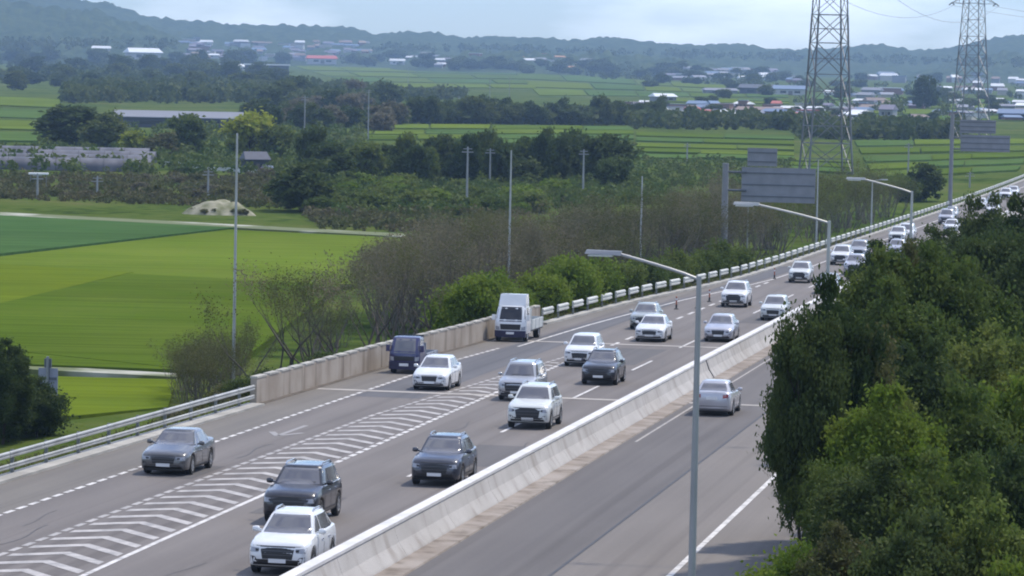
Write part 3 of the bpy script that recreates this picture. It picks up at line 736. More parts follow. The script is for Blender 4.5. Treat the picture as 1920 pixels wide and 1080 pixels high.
# small flat-bed trucks with the cab over the front axle
def make_truck(big):
    root = thing('truck', 'x', 'truck')
    if big: Lc, W, H, wr, L = 1.75, 2.0, 2.25, .40, 6.0
    else:   Lc, W, H, wr, L = 1.60, 1.70, 1.92, .33, 4.8
    w = W / 2; xf = L / 2; fl = wr + .10
    R = []
    for f, inset, xo, xb in ((0, .06, .04, 0), (.06, 0, .0, 0), (.42, 0, .02, 0), (.50, .015, .05, 0), (.90, .10, .38, .05), (.97, .13, .46, .07), (1.0, .22, .62, .16), (1.006, .5, .85, .4)):
        z = fl - .05 + (H - fl + .05) * f; a = w - inset; x1 = xf - xo; x0 = xf - Lc + xb
        row = [(x1 - .16, -a), (x1 - .03, -a * .80), (x1, -a * .4), (x1, a * .4), (x1 - .03, a * .80), (x1 - .16, a), ((x1 + x0) / 2, a), (x0 + .04, a), (x0, a * .9), (x0, -a * .9), (x0 + .04, -a), ((x1 + x0) / 2, -a)]
        R.append([(x, y, z) for x, y in row])
    mb = MB(); n = len(R[0])
    for r in R: mb.v += r
    for i in range(len(R) - 1):
        for j in range(n): mb.f.append((i * n + j, i * n + (j + 1) % n, (i + 1) * n + (j + 1) % n, (i + 1) * n + j))
    mb.f.append(tuple(range(n - 1, -1, -1))); mb.f.append(tuple((len(R) - 1) * n + j for j in range(n)))
    bv = bvh_of(mb); cab = mb.build('cab', PAINT['white'], root, smooth=35)
    def pn(name, c, ax, m, parent=root, **k): return panel(bv, c, ax, **k).build(name, m, parent, smooth=60)
    zb = fl + (H - fl) * .47; zt = H - .12
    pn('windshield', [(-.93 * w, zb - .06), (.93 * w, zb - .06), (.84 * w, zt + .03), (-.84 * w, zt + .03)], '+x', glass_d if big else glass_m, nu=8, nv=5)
    for ax in ('+y', '-y'):
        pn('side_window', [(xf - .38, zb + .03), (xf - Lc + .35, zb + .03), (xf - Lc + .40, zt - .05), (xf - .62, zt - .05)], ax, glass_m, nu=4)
        pn('door_seam', [(xf - Lc + .22, fl + .1), (xf - Lc + .24, fl + .1), (xf - Lc + .24, zb), (xf - Lc + .22, zb)], ax, dark_m, nu=1, nv=2, off=.004)
        sg = 1 if ax[0] == '+' else -1
        mbm = MB(); mbm.box(xf - .30, xf - .16, sg * (w + .10) - .10, sg * (w + .10) + .10, zb + .02, zb + .36); mbm.bar((xf - .3, sg * (w - .12), zb + .3), (xf - .23, sg * (w + .1), zb + .3), .04)
        mbm.build('door_mirror', dark_m, root)
    pn('grille', [(-.62 * w, fl + .26), (.62 * w, fl + .26), (.66 * w, zb - .22), (-.66 * w, zb - .22)], '+x', dark_m, nu=6, nv=2)
    bb = MB(); bb.box(xf - .30, xf + .06, -w * .97, w * .97, fl - .20, fl + .20); bb.build('bumper', mat('bumper_navy', (0.022, 0.020, 0.065), rough=.45, var=.3, scale=2), root)
    pl = MB(); pl.box(xf + .06, xf + .085, -.25, .25, fl - .02, fl + .12); pl.build('front_plate', plate_m, root)
    for sg in (-1, 1):
        c = [(sg * .68 * w, fl + .24), (sg * .93 * w, fl + .26), (sg * .95 * w, fl + .48), (sg * .70 * w, fl + .44)]
        if sg < 0: c = [c[1], c[0], c[3], c[2]]
        pn('headlight', c, '+x', lamp_m, nu=4, nv=2)
        wheel_parts(root, xf - .72, sg * (w - .14), wr, .26); wheel_parts(root, -L / 2 + 1.05, sg * (w - .20), wr, .34)
    ch = MB()
    for sg in (-1, 1): ch.box(-L / 2 + .1, xf - .4, sg * .38 - .05, sg * .38 + .05, fl - .10, fl + .10)
    ch.build('chassis', dark_m, root)
    bx0, bx1 = -L / 2, xf - Lc - .10; zf = fl + .18; hs = .62 if big else .38
    bm = mat('bed_board_white' if big else 'bed_board_grey', (0.60, 0.62, 0.60) if big else (0.34, 0.36, 0.40), rough=0.5, var=0.2, scale=1.2)
    d = MB(); d.box(bx0, bx1, -w * 1.0, w * 1.0, zf - .10, zf); d.build('bed_floor', dark_m, root)
    for sg in (-1, 1):
        d = MB(); d.box(bx0 + .04, bx1 - .05, sg * w - .03, sg * w + .03, zf + .002, zf + hs); sd_ = d.build('side_board', bm, root)
        d = MB()
        for k in range(4):
            xx = bx0 + .15 + (bx1 - bx0 - .3) * k / 3; d.box(xx - .04, xx + .04, sg * (w + .032), sg * (w + .06), zf + .01, zf + hs - .01)
        d.build('board_rib', bm, sd_)
    d = MB(); d.box(bx0 - .03, bx0 + .03, -w, w, zf + .002, zf + hs); d.build('tail_board', bm, root)
    d = MB(); d.box(bx1 - .04, bx1 + .02, -w, w, zf + .002, H - .25 if big else zf + .95); d.build('head_board', bm, root)
    if big:
        # roof deflector box on the cab
        a = w * .86; x1 = xf - .55; x0 = xf - Lc + .02; z0 = H - .03; z1 = H + .68
        d = MB(); d.add([(x1, -a, z0), (x1, a, z0), (x0, a, z0), (x0, -a, z0), (x1 - .34, -a * .94, z1), (x1 - .34, a * .94, z1), (x0, a * .94, z1), (x0, -a * .94, z1)],
              [(0,3,2,1),(4,5,6,7),(0,1,5,4),(1,2,6,5),(2,3,7,6),(3,0,4,7)]); d.build('roof_deflector', PAINT['white'], root)
    else:
        d = MB()
        for yy in (-w * .8, 0, w * .8): d.bar((bx1 + .02, yy, zf + .9), (bx1 + .02, yy, H + .02), .06)
        d.bar((bx1 + .02, -w * .84, H + .02), (bx1 + .02, w * .84, H + .02), .06); d.build('guard_frame', dark_m, root)
    return root
TRUCKS = {'truck_big': lambda: make_truck(True), 'truck_small': lambda: make_truck(False)}

COMING = math.atan2(-RU.y, -RU.x); GOING = math.atan2(RU.y, RU.x)
HALF = {'crossover': 2.2, 'compact': 2.275, 'sedan': 2.36, 'hatch': 2.05, 'suv': 2.275, 'minivan': 2.43, 'truck_big': 3.0, 'truck_small': 2.4}
def car_at(kind, colour, fx_, fy_, label, group=None, cat='car', name=None, sc=1.0, going=False, yaw=0.0):
    """(fx_, fy_): photo pixel of the foot of the middle of the end that faces the camera"""
    P = road_hit(fx_, fy_); s, t = st(P.x, P.y)
    c = rp(s + HALF[kind] * sc, t); d = (rp(s + HALF[kind] * 2, t) - rp(s, t)); h = math.atan2(d.y, d.x)
    return place_car(kind, colour, c, (h if going else h + math.pi) + yaw, label, name, group, cat, tilt=(1 if going else -1) * math.atan2(-(zr(s + 4) - zr(s)), 4), sc=sc)
NAMES = {'crossover': 'suv_car', 'compact': 'sedan_car', 'sedan': 'sedan_car', 'hatch': 'hatchback_car', 'suv': 'suv_car', 'minivan': 'minivan_car', 'truck_big': 'flatbed_truck', 'truck_small': 'pickup_truck'}
for kind, colr, x, y, lab, ct, sc in [
  ('crossover', 'white', 517, 1082, 'white SUV with wide dark grille following the dark SUV along the concrete median', 'car', 1.0),
  ('suv', 'black', 538, 986, 'black SUV with pale roof edge driving beside the chevron gore', 'car', 1.0),
  ('sedan', 'grey', 303, 893, 'grey sedan alone on the exit lane beside the steel guardrail', 'car', 1.0),
  ('crossover', 'dark', 812, 914, 'dark blue grey SUV beside the median wall with empty lane around it', 'car', 1.0),
  ('suv', 'pearl', 987, 806, 'white SUV beside the median overlapping a silver minivan behind it', 'car', 1.0),
  ('minivan', 'silver', 965, 753, 'silver minivan half hidden behind a white SUV', 'car', .94),
  ('compact', 'white', 803, 733, 'white sedan on the exit lane beside the navy pickup truck', 'car', 1.0),
  ('truck_small', 'navy', 757, 701, 'navy cab-over pickup truck close to the beige parapet wall', 'truck', 1.0),
  ('truck_big', 'white', 956, 641, 'white flatbed truck with tall roof deflector at the parapet end', 'truck', 1.0),
  ('hatch', 'white', 1085, 688, 'white hatchback just behind the black SUV on the second lane', 'car', 1.02),
  ('crossover', 'black', 1120, 723, 'black SUV beside the median in front of a white hatchback', 'car', .98),
  ('sedan', 'white', 1216, 642, 'white sedan just past the expansion joint ahead of a greenish SUV', 'car', 1.0),
  ('crossover', 'greenish', 1204, 619, 'pale greenish grey SUV half hidden behind a white sedan', 'car', .95),
  ('suv', 'white', 1374, 577, 'white SUV driving in front of the lane marker posts', 'car', 1.0),
  ('compact', 'lilac', 1345, 642, 'pale silver sedan beside the median partly behind a lamp pole', 'car', 1.0),
  ('hatch', 'pearl', 1448, 602, 'white hatchback half hidden by the dark roadside tree', 'car', 1.0),
  ('suv', 'pearl', 1497, 531, 'white SUV with black windscreen beyond the other cars', 'car', .95),
  ('sedan', 'silver', 1548, 552, 'silver sedan mostly hidden behind the tree and the lamp pole', 'car', 1.0),
  ('minivan', 'white', 1696, 452, 'white van on the far road in front of the pale guardrail', 'van', 1.0),
  ('suv', 'silver', 1607, 487, 'silver SUV on the far road half behind the tree tops', 'car', 1.0),
  ('hatch', 'silver', 1782, 412, 'small silver hatchback on the farthest stretch of the road', 'car', 1.0),
  ('sedan', 'white', 1836, 392, 'white sedan on the farthest stretch behind dark tree tops', 'car', 1.0),
  ('suv', 'white', 1884, 375, 'white SUV at the distant end of the road by the sign gantry', 'car', 1.0),
]:
    car_at(kind, colr, x, y, lab, cat=ct, name=NAMES[kind], sc=sc)
QC = random.Random(11)
for k, (s_, t_) in enumerate([(318, 26.2), (338, 29.5), (362, 26.3), (398, 29.6), (430, 26.2), (462, 29.5), (500, 26.2), (545, 29.5), (590, 29.6), (640, 26.2)]):
    kd = QC.choice(('sedan', 'crossover', 'compact', 'suv', 'hatch', 'minivan')); cl = QC.choice(('white', 'pearl', 'silver', 'white', 'lilac', 'dark'))
    d = rp(s_ + 2, t_) - rp(s_ - 2, t_)
    place_car(kd, cl, rp(s_, t_), math.atan2(d.y, d.x) + math.pi, {'dark': 'dark', 'white': 'white', 'pearl': 'off-white', 'silver': 'silver', 'lilac': 'pale silver'}[cl] + ' ' + {'hatch': 'hatchback', 'crossover': 'crossover', 'compact': 'small sedan', 'suv': 'SUV'}.get(kd, kd) + ' in the far queue of cars', NAMES[kd], 'far queue of cars', tilt=-math.atan2(-(zr(s_ + 4) - zr(s_)), 4))
car_at('sedan', 'lilac', 1333, 781, 'silver sedan seen from behind driving away on the opposite carriageway', name='sedan_car', going=True)
# ------------------------------------------------------------------ street lamps
pole_m = mat('lamp_pole_steel', (0.30, 0.31, 0.33), rough=0.45, metal=0.4, var=0.2, scale=0.6)
pole_p = mat('lamp_pole_pale', (0.42, 0.43, 0.43), rough=0.45, metal=0.3, var=0.2, scale=0.6)
lampg = mat('lamp_glass', (0.55, 0.56, 0.56), rough=0.3)
def road_dir(s): d = rp(s + 2, 0) - rp(s - 2, 0); return math.atan2(d.y, d.x)
def lamp(P, rz, H, arm, label, m, group=None, rise=0.35, head=True, r=0.11):
    """local +y points to the left of the road direction"""
    root = thing('street_lamp', label, 'street lamp', P, rz, group)
    b = MB(); b.box(-.22, .22, -.22, .22, -.25, .06); b.build('base_plate', m, root)
    b = MB(); b.tube((0, 0, 0), (0, 0, H * .5), r, r * .8, 10); b.tube((0, 0, H * .5), (0, 0, H), r * .8, r * .55, 10); b.build('pole', m, root, smooth=40)
    if arm:
        b = MB(); n = 6; sg = 1 if arm > 0 else -1
        pts = [(0, arm * k / n, H - .08 + rise * (k / n) ** .85) for k in range(n + 1)]
        for p, q in zip(pts, pts[1:]): b.tube(p, q, .042, .038, 7)
        b.build('arm', m, root, smooth=50)
        if head:
            e = pts[-1]; h = MB()
            h.add([(-.12, e[1] - sg*.1, e[2]-.04), (.12, e[1] - sg*.1, e[2]-.04), (.14, e[1] + sg*.75, e[2]-.02), (-.14, e[1] + sg*.75, e[2]-.02),
                   (-.07, e[1] - sg*.1, e[2]+.06), (.07, e[1] - sg*.1, e[2]+.06), (.08, e[1] + sg*.72, e[2]+.07), (-.08, e[1] + sg*.72, e[2]+.07)],
                  [(0,3,2,1),(4,5,6,7),(0,1,5,4),(1,2,6,5),(2,3,7,6),(3,0,4,7)])
            ho = h.build('lamp_head', m, root)
            g_ = MB(); g_.box(-.11, .11, min(e[1]+sg*.1, e[1]+sg*.68), max(e[1]+sg*.1, e[1]+sg*.68), e[2]-.075, e[2]-.045); g_.build('lens', lampg, ho)
    return root
# right side row, arms reaching over the carriageway
def find_right(xpx, y_at, T):
    lo, hi = 60.0, 700.0                              # along the verge t = T, which s shows the pole at this column
    for _ in range(40):
        mid = (lo + hi) / 2
        P = rp(mid, T); x0, y0 = project(P); x1, y1 = project(P + Vector((0, 0, 8)))
        xx = x0 + (x1 - x0) * (y_at - y0) / (y1 - y0)
        if xx < xpx: lo = mid
        else: hi = mid
    return (lo + hi) / 2
RIGHT = [(1304, 800, 9.9, 180, 'grey street lamp in the foreground with a long arm over the median', 465, 510),
         (1553, 480, 9.9, 155, 'grey street lamp rising out of the dark roadside tree', 380, 410),
         (1709, 400, 9.9, 105, 'street lamp further along the tree side with arm before the dark bush', 338, 356)]
for x, yat, T, armpx, lab, ya, yt in RIGHT:
    s = find_right(x, yat, T); P = rp(s, T, -.12); sc = ppm(P + Vector((0, 0, 9)))
    xb, yb = project(P); H = (yb - yt) / sc
    lamp(P, road_dir(s), H, armpx / sc - .3, lab, pole_m if x < 1500 else pole_p, rise=0.55, r=.11 if x < 1500 else .10)
    print('lamp', round(s, 1), round(H, 2), round(armpx / sc, 2))
# left side row behind the barrier
LEFT = [(437, 738, 250, 2.2, 'tall pale lamp pole beside the steel guardrail, in front of the rice paddies', 'pole'),
        (952, 590, 282, 2.2, 'tall pale lamp pole behind the white flatbed truck', 'pole'),
        (1199, 541, 330, 2.0, 'pale lamp pole among the brown shrubs near the green bushes', 'pole'),
        (1400, 492, 372, 2.0, 'pale lamp pole between the sign post and the grey sign panel', 'pole'),
        (1530, 466, 300, 2.0, 'pale lamp pole at the free end of the large grey sign', 'pole'),
        (1633, 440, 338, 2.0, 'pale lamp pole beyond the large grey sign at the dark bush', 'pole')]
for x, y, yt, arm, lab, kd in LEFT:
    P = hit(x, y + (14 if x in (952, 1199) else 0)); sc = ppm(P); s, t = st(P.x, P.y)
    xb, yb = project(P); H = (yb - yt) / sc
    lamp(P, road_dir(s), H, -1.1 if x == 1633 else 0, lab, pole_p, rise=0.2, r=.12)
    print('left pole', round(s, 1), round(t, 1), round(H, 1))

# ------------------------------------------------------------------ overhead signs seen from behind
signback = mat('sign_back_grey', (0.235, 0.245, 0.275), rough=0.55, metal=0.15, var=0.16, scale=0.9)
signrib = mat('sign_rib_dark', (0.10, 0.115, 0.135), rough=0.6)
signpost = mat('sign_post_steel', (0.235, 0.235, 0.25), rough=0.5, metal=0.2, var=0.15, scale=0.7)
def cantilever(P, rz, H, r, panels, label, boom):
    """local -y reaches over the road; panels = (y0, y1, z0, z1)"""
    root = thing('overhead_sign', label, 'road sign', P, rz)
    b = MB(); b.tube((0, 0, -.6), (0, 0, H), r, r * .85, 12); b.build('post', signpost, root, smooth=40)
    b = MB(); b.box(-.5, .5, -.5, .5, -.6, .15); b.build('footing', MATS['kerb_concrete'], root)
    for z in boom:
        b = MB(); b.tube((.0, 0, z), (.0, -max(abs(p[1]) for p in panels) , z), .13, .11, 8); b.build('boom', signrib, root, smooth=40)
    for y0, y1, z0, z1 in panels:
        b = MB(); b.box(.16, .22, y0, y1, z0, z1); pn_ = b.build('sign_panel', signback, root)
        n = 3 if z1 - z0 > 2 else 2
        for k in range(n):
            z = z0 + (z1 - z0) * (k + .5) / n; b = MB(); b.box(.08, .158, y0 + .1, y1 - .1, z - .06, z + .06); b.build('stiffener', signrib, pn_)
        b = MB()
        for y in (y0, y1 - .05): b.box(.14, .159, y, y + .05, z0, z1)
        for z in (z0, z1 - .05): b.box(.14, .159, y0 + .05, y1 - .05, z, z + .05)
        b.build('edge_frame', signpost, pn_)
    return root
P = hit(1356, 503); s, t = st(P.x, P.y); sc = ppm(P); print('sign1', s, t, P.z, sc)
zz = lambda y: (project(P)[1] - y) / sc
cantilever(P, road_dir(s), zz(306), .40, [(-(1525 - 1356) / sc, -(1386 - 1356) / sc, zz(377), zz(312)), (-(1452 - 1356) / sc, -(1396 - 1356) / sc, zz(310), zz(276))],
           'large grey overhead sign seen from behind on a thick post at the guardrail', (zz(322), zz(356)))
P = hit(1781, 392); s, t = st(P.x, P.y); sc = ppm(P); print('sign2', s, t, P.z, sc)
zz = lambda y: (project(P)[1] - y) / sc
cantilever(P, road_dir(s), zz(214), .34, [(-(1889 - 1781) / sc, -(1797 - 1781) / sc, zz(283), zz(252)), (-(1862 - 1781) / sc, -(1795 - 1781) / sc, zz(249), zz(224))],
           'distant grey overhead sign of two panels beside the second pylon', (zz(258), zz(279)))
# back of the roadside sign at the left guardrail
P = hit(88, 792); sc = ppm(P)
zz = lambda y: (project(P)[1] - y) / sc
root = thing('roadside_sign', 'grey roadside sign seen from behind beside the dark shrub at the guardrail', 'road sign', P, COMING + math.pi)
b = MB(); b.tube((0, 0, -.4), (0, 0, zz(668)), .09, .09, 8); b.build('post', pole_m, root)
for a, c in ((.03, .60), (-.60, -.03)):
    b = MB(); b.box(.10, .15, a, c, zz(755), zz(690)); q = b.build('sign_panel', mat('sign_back_bluegrey', (0.30, 0.32, 0.40), rough=.5, metal=.2, var=.15, scale=1), root)
    b = MB(); b.box(.06, .098, a + .05, c - .05, zz(712), zz(707)); b.box(.06, .098, a + .05, c - .05, zz(738), zz(733)); b.build('stiffener', signrib, q)
b = MB(); b.box(.02, .12, -.22, .22, zz(690) + .02, zz(672)); b.build('lamp_bracket', signrib, root)

# flexible marker posts where the exit lane starts
dm = mat('marker_orange', (0.40, 0.10, 0.04), rough=0.5, var=0.2, scale=4); dbk = mat('marker_base', (0.02, 0.02, 0.02), rough=0.7)
for x, y in ((1268, 580), (1307, 578), (1452, 523), (1330, 566)):
    P = road_hit(x, y)
    root = thing('marker_post', 'orange flexible marker post with black foot on the road', 'marker post', P, 0, 'marker posts along the start of the exit lane')
    b = MB(); b.lathe([(.0, .30), (.055, .30), (.055, .95), (.0, .97)], 10); o = b.build('tube', dm, root, smooth=40)
    b = MB(); b.lathe([(.0, -.01), (.18, -.01), (.17, .05), (.07, .10), (.07, .36), (.0, .36)], 12); b.build('foot', dbk, root, smooth=40)
    b = MB(); b.lathe([(.058, .68), (.058, .82)], 10); b.build('reflective_band', plate_m, o)

# ------------------------------------------------------------------ pylons and wires
lat = mat('pylon_steel', (0.17, 0.175, 0.19), rough=0.5, metal=0.35, var=0.35, scale=0.25)
ins = mat('insulator_dark', (0.03, 0.03, 0.04), rough=0.5)
def pylon(P, rz, wb, wtop, H, label, arms, rot=0):
    root = thing('pylon', label, 'pylon', P, rz)
    lv = [0.0, .10, .21, .32, .42, .51, .59, .67, .74, .81, .88, .94, 1.0]
    hw = lambda f: (wb + (wtop - wb) * min(1, f / .72) ** .82) / 2 if f < .72 else wtop / 2 * (1 - .0 * f)
    cn = lambda f: [Vector((sx * hw(f), sy * hw(f), H * f)) for sx, sy in ((1, 1), (-1, 1), (-1, -1), (1, -1))]
    for k in range(4):
        b = MB()
        for f0, f1 in zip(lv, lv[1:]): b.bar(cn(f0)[k], cn(f1)[k], .30 if f0 < .5 else .22)
        b.build('corner_leg', lat, root)
    for k in range(4):
        b = MB()
        for f0, f1 in zip(lv, lv[1:]):
            a0, a1 = cn(f0)[k], cn(f0)[(k + 1) % 4]; b0, b1 = cn(f1)[k], cn(f1)[(k + 1) % 4]
            w = .15 if f0 < .5 else .11
            b.bar(a0, b1, w); b.bar(a1, b0, w)
            b.bar(b0, b1, w)
            if f0 < .45:
                m0 = (a0 + b1) / 2; b.bar(m0, (a0 + b0) / 2, w * .8); b.bar(m0, (a1 + b1) / 2, w * .8)
        b.build('bracing', lat, root)
    tips = []
    for z, ln in arms:
        for sg in (-1, 1):
            b = MB(); f = z / H; tip = Vector((sg * ln, 0, z + .2)); tips.append((sg, z, tip))
            for sy in (-1, 1):
                b.bar(Vector((sg * hw(f), sy * hw(f), z)), tip, .14); b.bar(Vector((sg * hw(f), sy * hw(f), z + 2.4)), tip, .14)
            for q in (.33, .66):
                b.bar(Vector((sg * hw(f), hw(f), z)).lerp(tip, q), Vector((sg * hw(f), hw(f), z + 2.4)).lerp(tip, q), .09)
            b.build('cross_arm', lat, root)
            for sy in (-1, 1):
                b = MB(); e = tip + Vector((0, sy * 2.4, -.7)); d_ = e - tip
                for q in range(9):
                    c = tip + d_ * (q / 9 + .04); c2 = tip + d_ * (q / 9 + .08); b.tube(c, c2, .17, .17, 8)
                b.tube(tip, e, .05, .05, 6); b.build('insulator', ins, root)
    return root, tips
P1 = hit(1548, 327); sc = ppm(P1); D1 = math.hypot(P1.x, P1.y); print('pylon1', D1, sc)
P2 = at_depth(1818, 280, 1120); P2.z = ground_h(P2.x, P2.y)
w1 = 100 / sc
az = math.atan2(P2.y - P1.y, P2.x - P1.x)
A1 = [(44, 7.5), (51, 9.0), (58, 7.5)]
p1, t1 = pylon(P1, math.radians(8), w1 * .84, w1 * .46, 66, 'tall steel lattice pylon standing in the paddies behind the large grey sign', A1)
p2, t2 = pylon(P2, math.radians(14), w1 * .92, w1 * .44, 66, 'farther steel lattice pylon with dark insulators above the distant sign', A1)
wire_m = mat('wire_aluminium', (0.10, 0.10, 0.12), rough=0.5, metal=0.3)
def wmat(root): return Matrix.Translation(root.location) @ Matrix.Rotation(root.rotation_euler.z, 4, 'Z')
M1, M2 = wmat(p1), wmat(p2)
def wire(a, b, sag, lab):
    m_ = MB(); n = 14; pts = [a.lerp(b, k / n) - Vector((0, 0, sag * 4 * (k / n) * (1 - k / n))) for k in range(n + 1)]
    o = thing('power_line', lab, 'power line', a)
    for p, q in zip(pts, pts[1:]): m_.tube(p, q, .045, .045, 5, cap=False)
    o2 = local(m_, o).build('cable', wire_m, o); return o
for i, ((sg, z, tp_), (sg2, z2, tq)) in enumerate(zip(t1, t2)):
    a = M1 @ (tp_ + Vector((0, 2.4, -.7))); b = M2 @ (tq + Vector((0, -2.4, -.7)))
    wire(a, b, 7.0 + i % 2, 'thin power line sagging between the two pylons')['group'] = 'wires between the pylons'
    a = M1 @ (tp_ + Vector((0, -2.4, -.7))); away = a + (a - b).normalized() * 320 * Vector((1, 1, 0)) + Vector((-30, 0, 10))
    wire(a, away, 5, 'thin power line leaving the near pylon towards the road')['group'] = 'wires of the near pylon'
    a = M2 @ (tq + Vector((0, 2.4, -.7))); away = a + Vector((300, 500, 8))
    wire(a, away, 9, 'thin power line leading away beyond the farther pylon')['group'] = 'wires beyond the farther pylon'
# slim utility poles in the plain
up_m = mat('utility_pole_concrete', (0.30, 0.31, 0.31), rough=0.8, var=0.2, scale=0.5)
UP = [(875, 385, 275, 'beside the weedy plot'), (918, 350, 278, 'in front of the dark tree row'), (1093, 362, 280, 'left of the big round tree'), (570, 300, 165, 'beside the small white roofs'),
      (690, 262, 150, 'behind the brown trees'), (390, 372, 318, 'near the sand mound'), (182, 372, 330, 'by the weedy bank'), (70, 374, 325, 'beside the small white canopy'),
      (1288, 306, 268, 'at the paddy edge'), (955, 186, 145, 'in the far green fields'), (918, 190, 150, 'among the far green fields'), (765, 155, 125, 'in the farthest green field'),
      (1818, 352, 322, 'below the distant sign'), (1702, 342, 268, 'beside the dark bush'), (860, 215, 180, 'at the middle tree row')]
for x, y, yt, where in UP:
    P = hit(x, y); sc = ppm(P); xb, yb = project(P); H = min((yb - yt) / sc, 14)
    root = thing('utility_pole', 'slim concrete utility pole ' + where, 'utility pole', P, 0.2)
    b = MB(); b.tube((0, 0, -.5), (0, 0, H), .20, .13, 8); b.build('pole', up_m, root, smooth=40)
    b = MB(); b.box(-.9, .9, -.06, .06, H - .9, H - .76); b.box(-.7, .7, -.06, .06, H - .4, H - .28); b.build('cross_bar', up_m, root)
# ------------------------------------------------------------------ fields
def fieldmat(name, c, c2):
    m = mat(name, c, rough=0.9, c2=c2, scale=0.09, detail=9, bump=0.8, bscale=1.6, spec=0.0, stretch=(1, 1, 1), lo=0.3, hi=0.7)
    t = m.node_tree; n = t.nodes; K = t.links.new; b = n['Principled BSDF']; src = b.inputs['Base Color'].links[0].from_socket
    tx = n.new('ShaderNodeTexCoord'); mp = n.new('ShaderNodeMapping'); mp.inputs['Rotation'].default_value = (0, 0, .35); mp.inputs['Scale'].default_value = (.03, 1.1, 1)
    K(tx.outputs['Object'], mp.inputs['Vector']); z = n.new('ShaderNodeTexNoise'); z.inputs['Scale'].default_value = 1.0; z.inputs['Detail'].default_value = 4; K(mp.outputs[0], z.inputs['Vector'])
    z2 = n.new('ShaderNodeTexNoise'); z2.inputs['Scale'].default_value = .018; z2.inputs['Detail'].default_value = 5; K(tx.outputs['Object'], z2.inputs['Vector'])
    ad = n.new('ShaderNodeMath'); ad.operation = 'ADD'; K(z.outputs['Fac'], ad.inputs[0]); K(z2.outputs['Fac'], ad.inputs[1])
    r = n.new('ShaderNodeMapRange'); r.inputs['From Min'].default_value = .75; r.inputs['From Max'].default_value = 1.25; r.inputs['To Min'].default_value = .78; r.inputs['To Max'].default_value = 1.18; K(ad.outputs[0], r.inputs['Value'])
    hs = n.new('ShaderNodeHueSaturation'); K(r.outputs[0], hs.inputs['Value']); K(src, hs.inputs['Color']); K(hs.outputs[0], b.inputs['Base Color']); return m
rice_a = fieldmat('rice_deep', (0.066, 0.108, 0.012), (0.084, 0.122, 0.018))
rice_b = fieldmat('rice_light', (0.092, 0.140, 0.018), (0.112, 0.152, 0.024))
rice_y = fieldmat('rice_yellow', (0.112, 0.150, 0.014), (0.094, 0.136, 0.016))
rice_c = fieldmat('crop_teal', (0.050, 0.104, 0.034), (0.062, 0.116, 0.040))
rice_f = fieldmat('field_far', (0.085, 0.130, 0.022), (0.105, 0.140, 0.036))
rice_g = fieldmat('field_mid', (0.060, 0.115, 0.028), (0.085, 0.130, 0.036))
dirtpath = mat('farm_path_concrete', (0.37, 0.37, 0.31), rough=0.9, var=0.6, scale=0.085, c2=(0.11, 0.13, 0.045), detail=5, lo=.40, hi=.50)
def field(name, q, m, h=0.45, n=14, k=4):
    mb = MB(); G = []
    for i in range(k + 1):
        row = []
        for j in range(n + 1):
            u, v = j / n, i / k
            x = q[0][0]*(1-u)*(1-v) + q[1][0]*u*(1-v) + q[2][0]*u*v + q[3][0]*(1-u)*v
            y = q[0][1]*(1-u)*(1-v) + q[1][1]*u*(1-v) + q[2][1]*u*v + q[3][1]*(1-u)*v
            p = hit(x, y); row.append(Vector((p.x, p.y, base_h(math.hypot(p.x, p.y)) + h)))
        G.append(row)
    mb.grid(list(reversed(G)))
    loop = G[0] + [r[-1] for r in G[1:]] + list(reversed(G[-1][:-1])) + [r[0] for r in reversed(G[1:-1])]
    o = len(mb.v); mb.v += [tuple(p) for p in loop] + [(p.x, p.y, p.z - h - .6) for p in loop]; c = len(loop)
    for a in range(c): b = (a + 1) % c; mb.f.append((o + a, o + b, o + c + b, o + c + a))
    return tag(mb.build(name, m), kind='structure')
field('rice_field', [(-260, 488), (250, 520), (240, 521), (-260, 642)], rice_y, .50)
field('rice_field', [(-260, 640), (240, 522), (640, 543), (420, 712)], rice_a, .50, n=24, k=10)
field('rice_field', [(-260, 637), (-20, 612), (345, 706), (-260, 684)], rice_a, .47)
field('rice_field', [(-260, 520), (430, 437), (900, 460), (660, 542)], rice_b, .46, n=20, k=6)
field('rice_field', [(-260, 482), (-200, 484), (250, 519), (-260, 489)], rice_b, .44)
field('crop_field', [(-260, 398), (440, 435), (430, 436), (-260, 516)], rice_c, .60)
field('farm_path', [(-260, 388), (760, 443), (760, 449), (-260, 394)], dirtpath, .34, n=30, k=1)
field('farm_path', [(-120, 684), (332, 709), (330, 716), (-120, 692)], dirtpath, .34, n=16, k=1)
field('meadow', [(-300, 702), (330, 718), (315, 770), (-300, 830)], rice_y, .25, n=16, k=4)
FR = random.Random(21)
def far_fields(q, rows, cols):
    """one sheet per plot, with the bunds and ditches left open between them"""
    L_ = lambda u, v: tuple(q[0][k]*(1-u)*(1-v) + q[1][k]*u*(1-v) + q[2][k]*u*v + q[3][k]*(1-u)*v for k in (0, 1))
    for i in range(rows):
        cuts = sorted([0, 1] + [(j + FR.uniform(-.3, .3)) / cols for j in range(1, cols)])
        for u0, u1 in zip(cuts, cuts[1:]):
            v0, v1 = i / rows + .02, (i + 1) / rows - .05; e = .004
            field('far_field', [L_(u0 + e, v0), L_(u1 - e, v0), L_(u1 - e, v1), L_(u0 + e, v1)], FR.choice((rice_f, rice_b, rice_g, rice_y, rice_g, rice_a)), FR.uniform(.35, .7), n=8, k=2)
far_fields([(545, 123), (960, 133), (1010, 168), (690, 166)], 4, 4)
far_fields([(962, 135), (1480, 168), (1480, 184), (1012, 182)], 3, 5)
far_fields([(-200, 170), (118, 186), (70, 272), (-200, 268)], 4, 2)
far_fields([(690, 234), (1190, 238), (1190, 264), (690, 266)], 3, 4)
far_fields([(860, 264), (1100, 266), (1090, 284), (880, 284)], 2, 2)
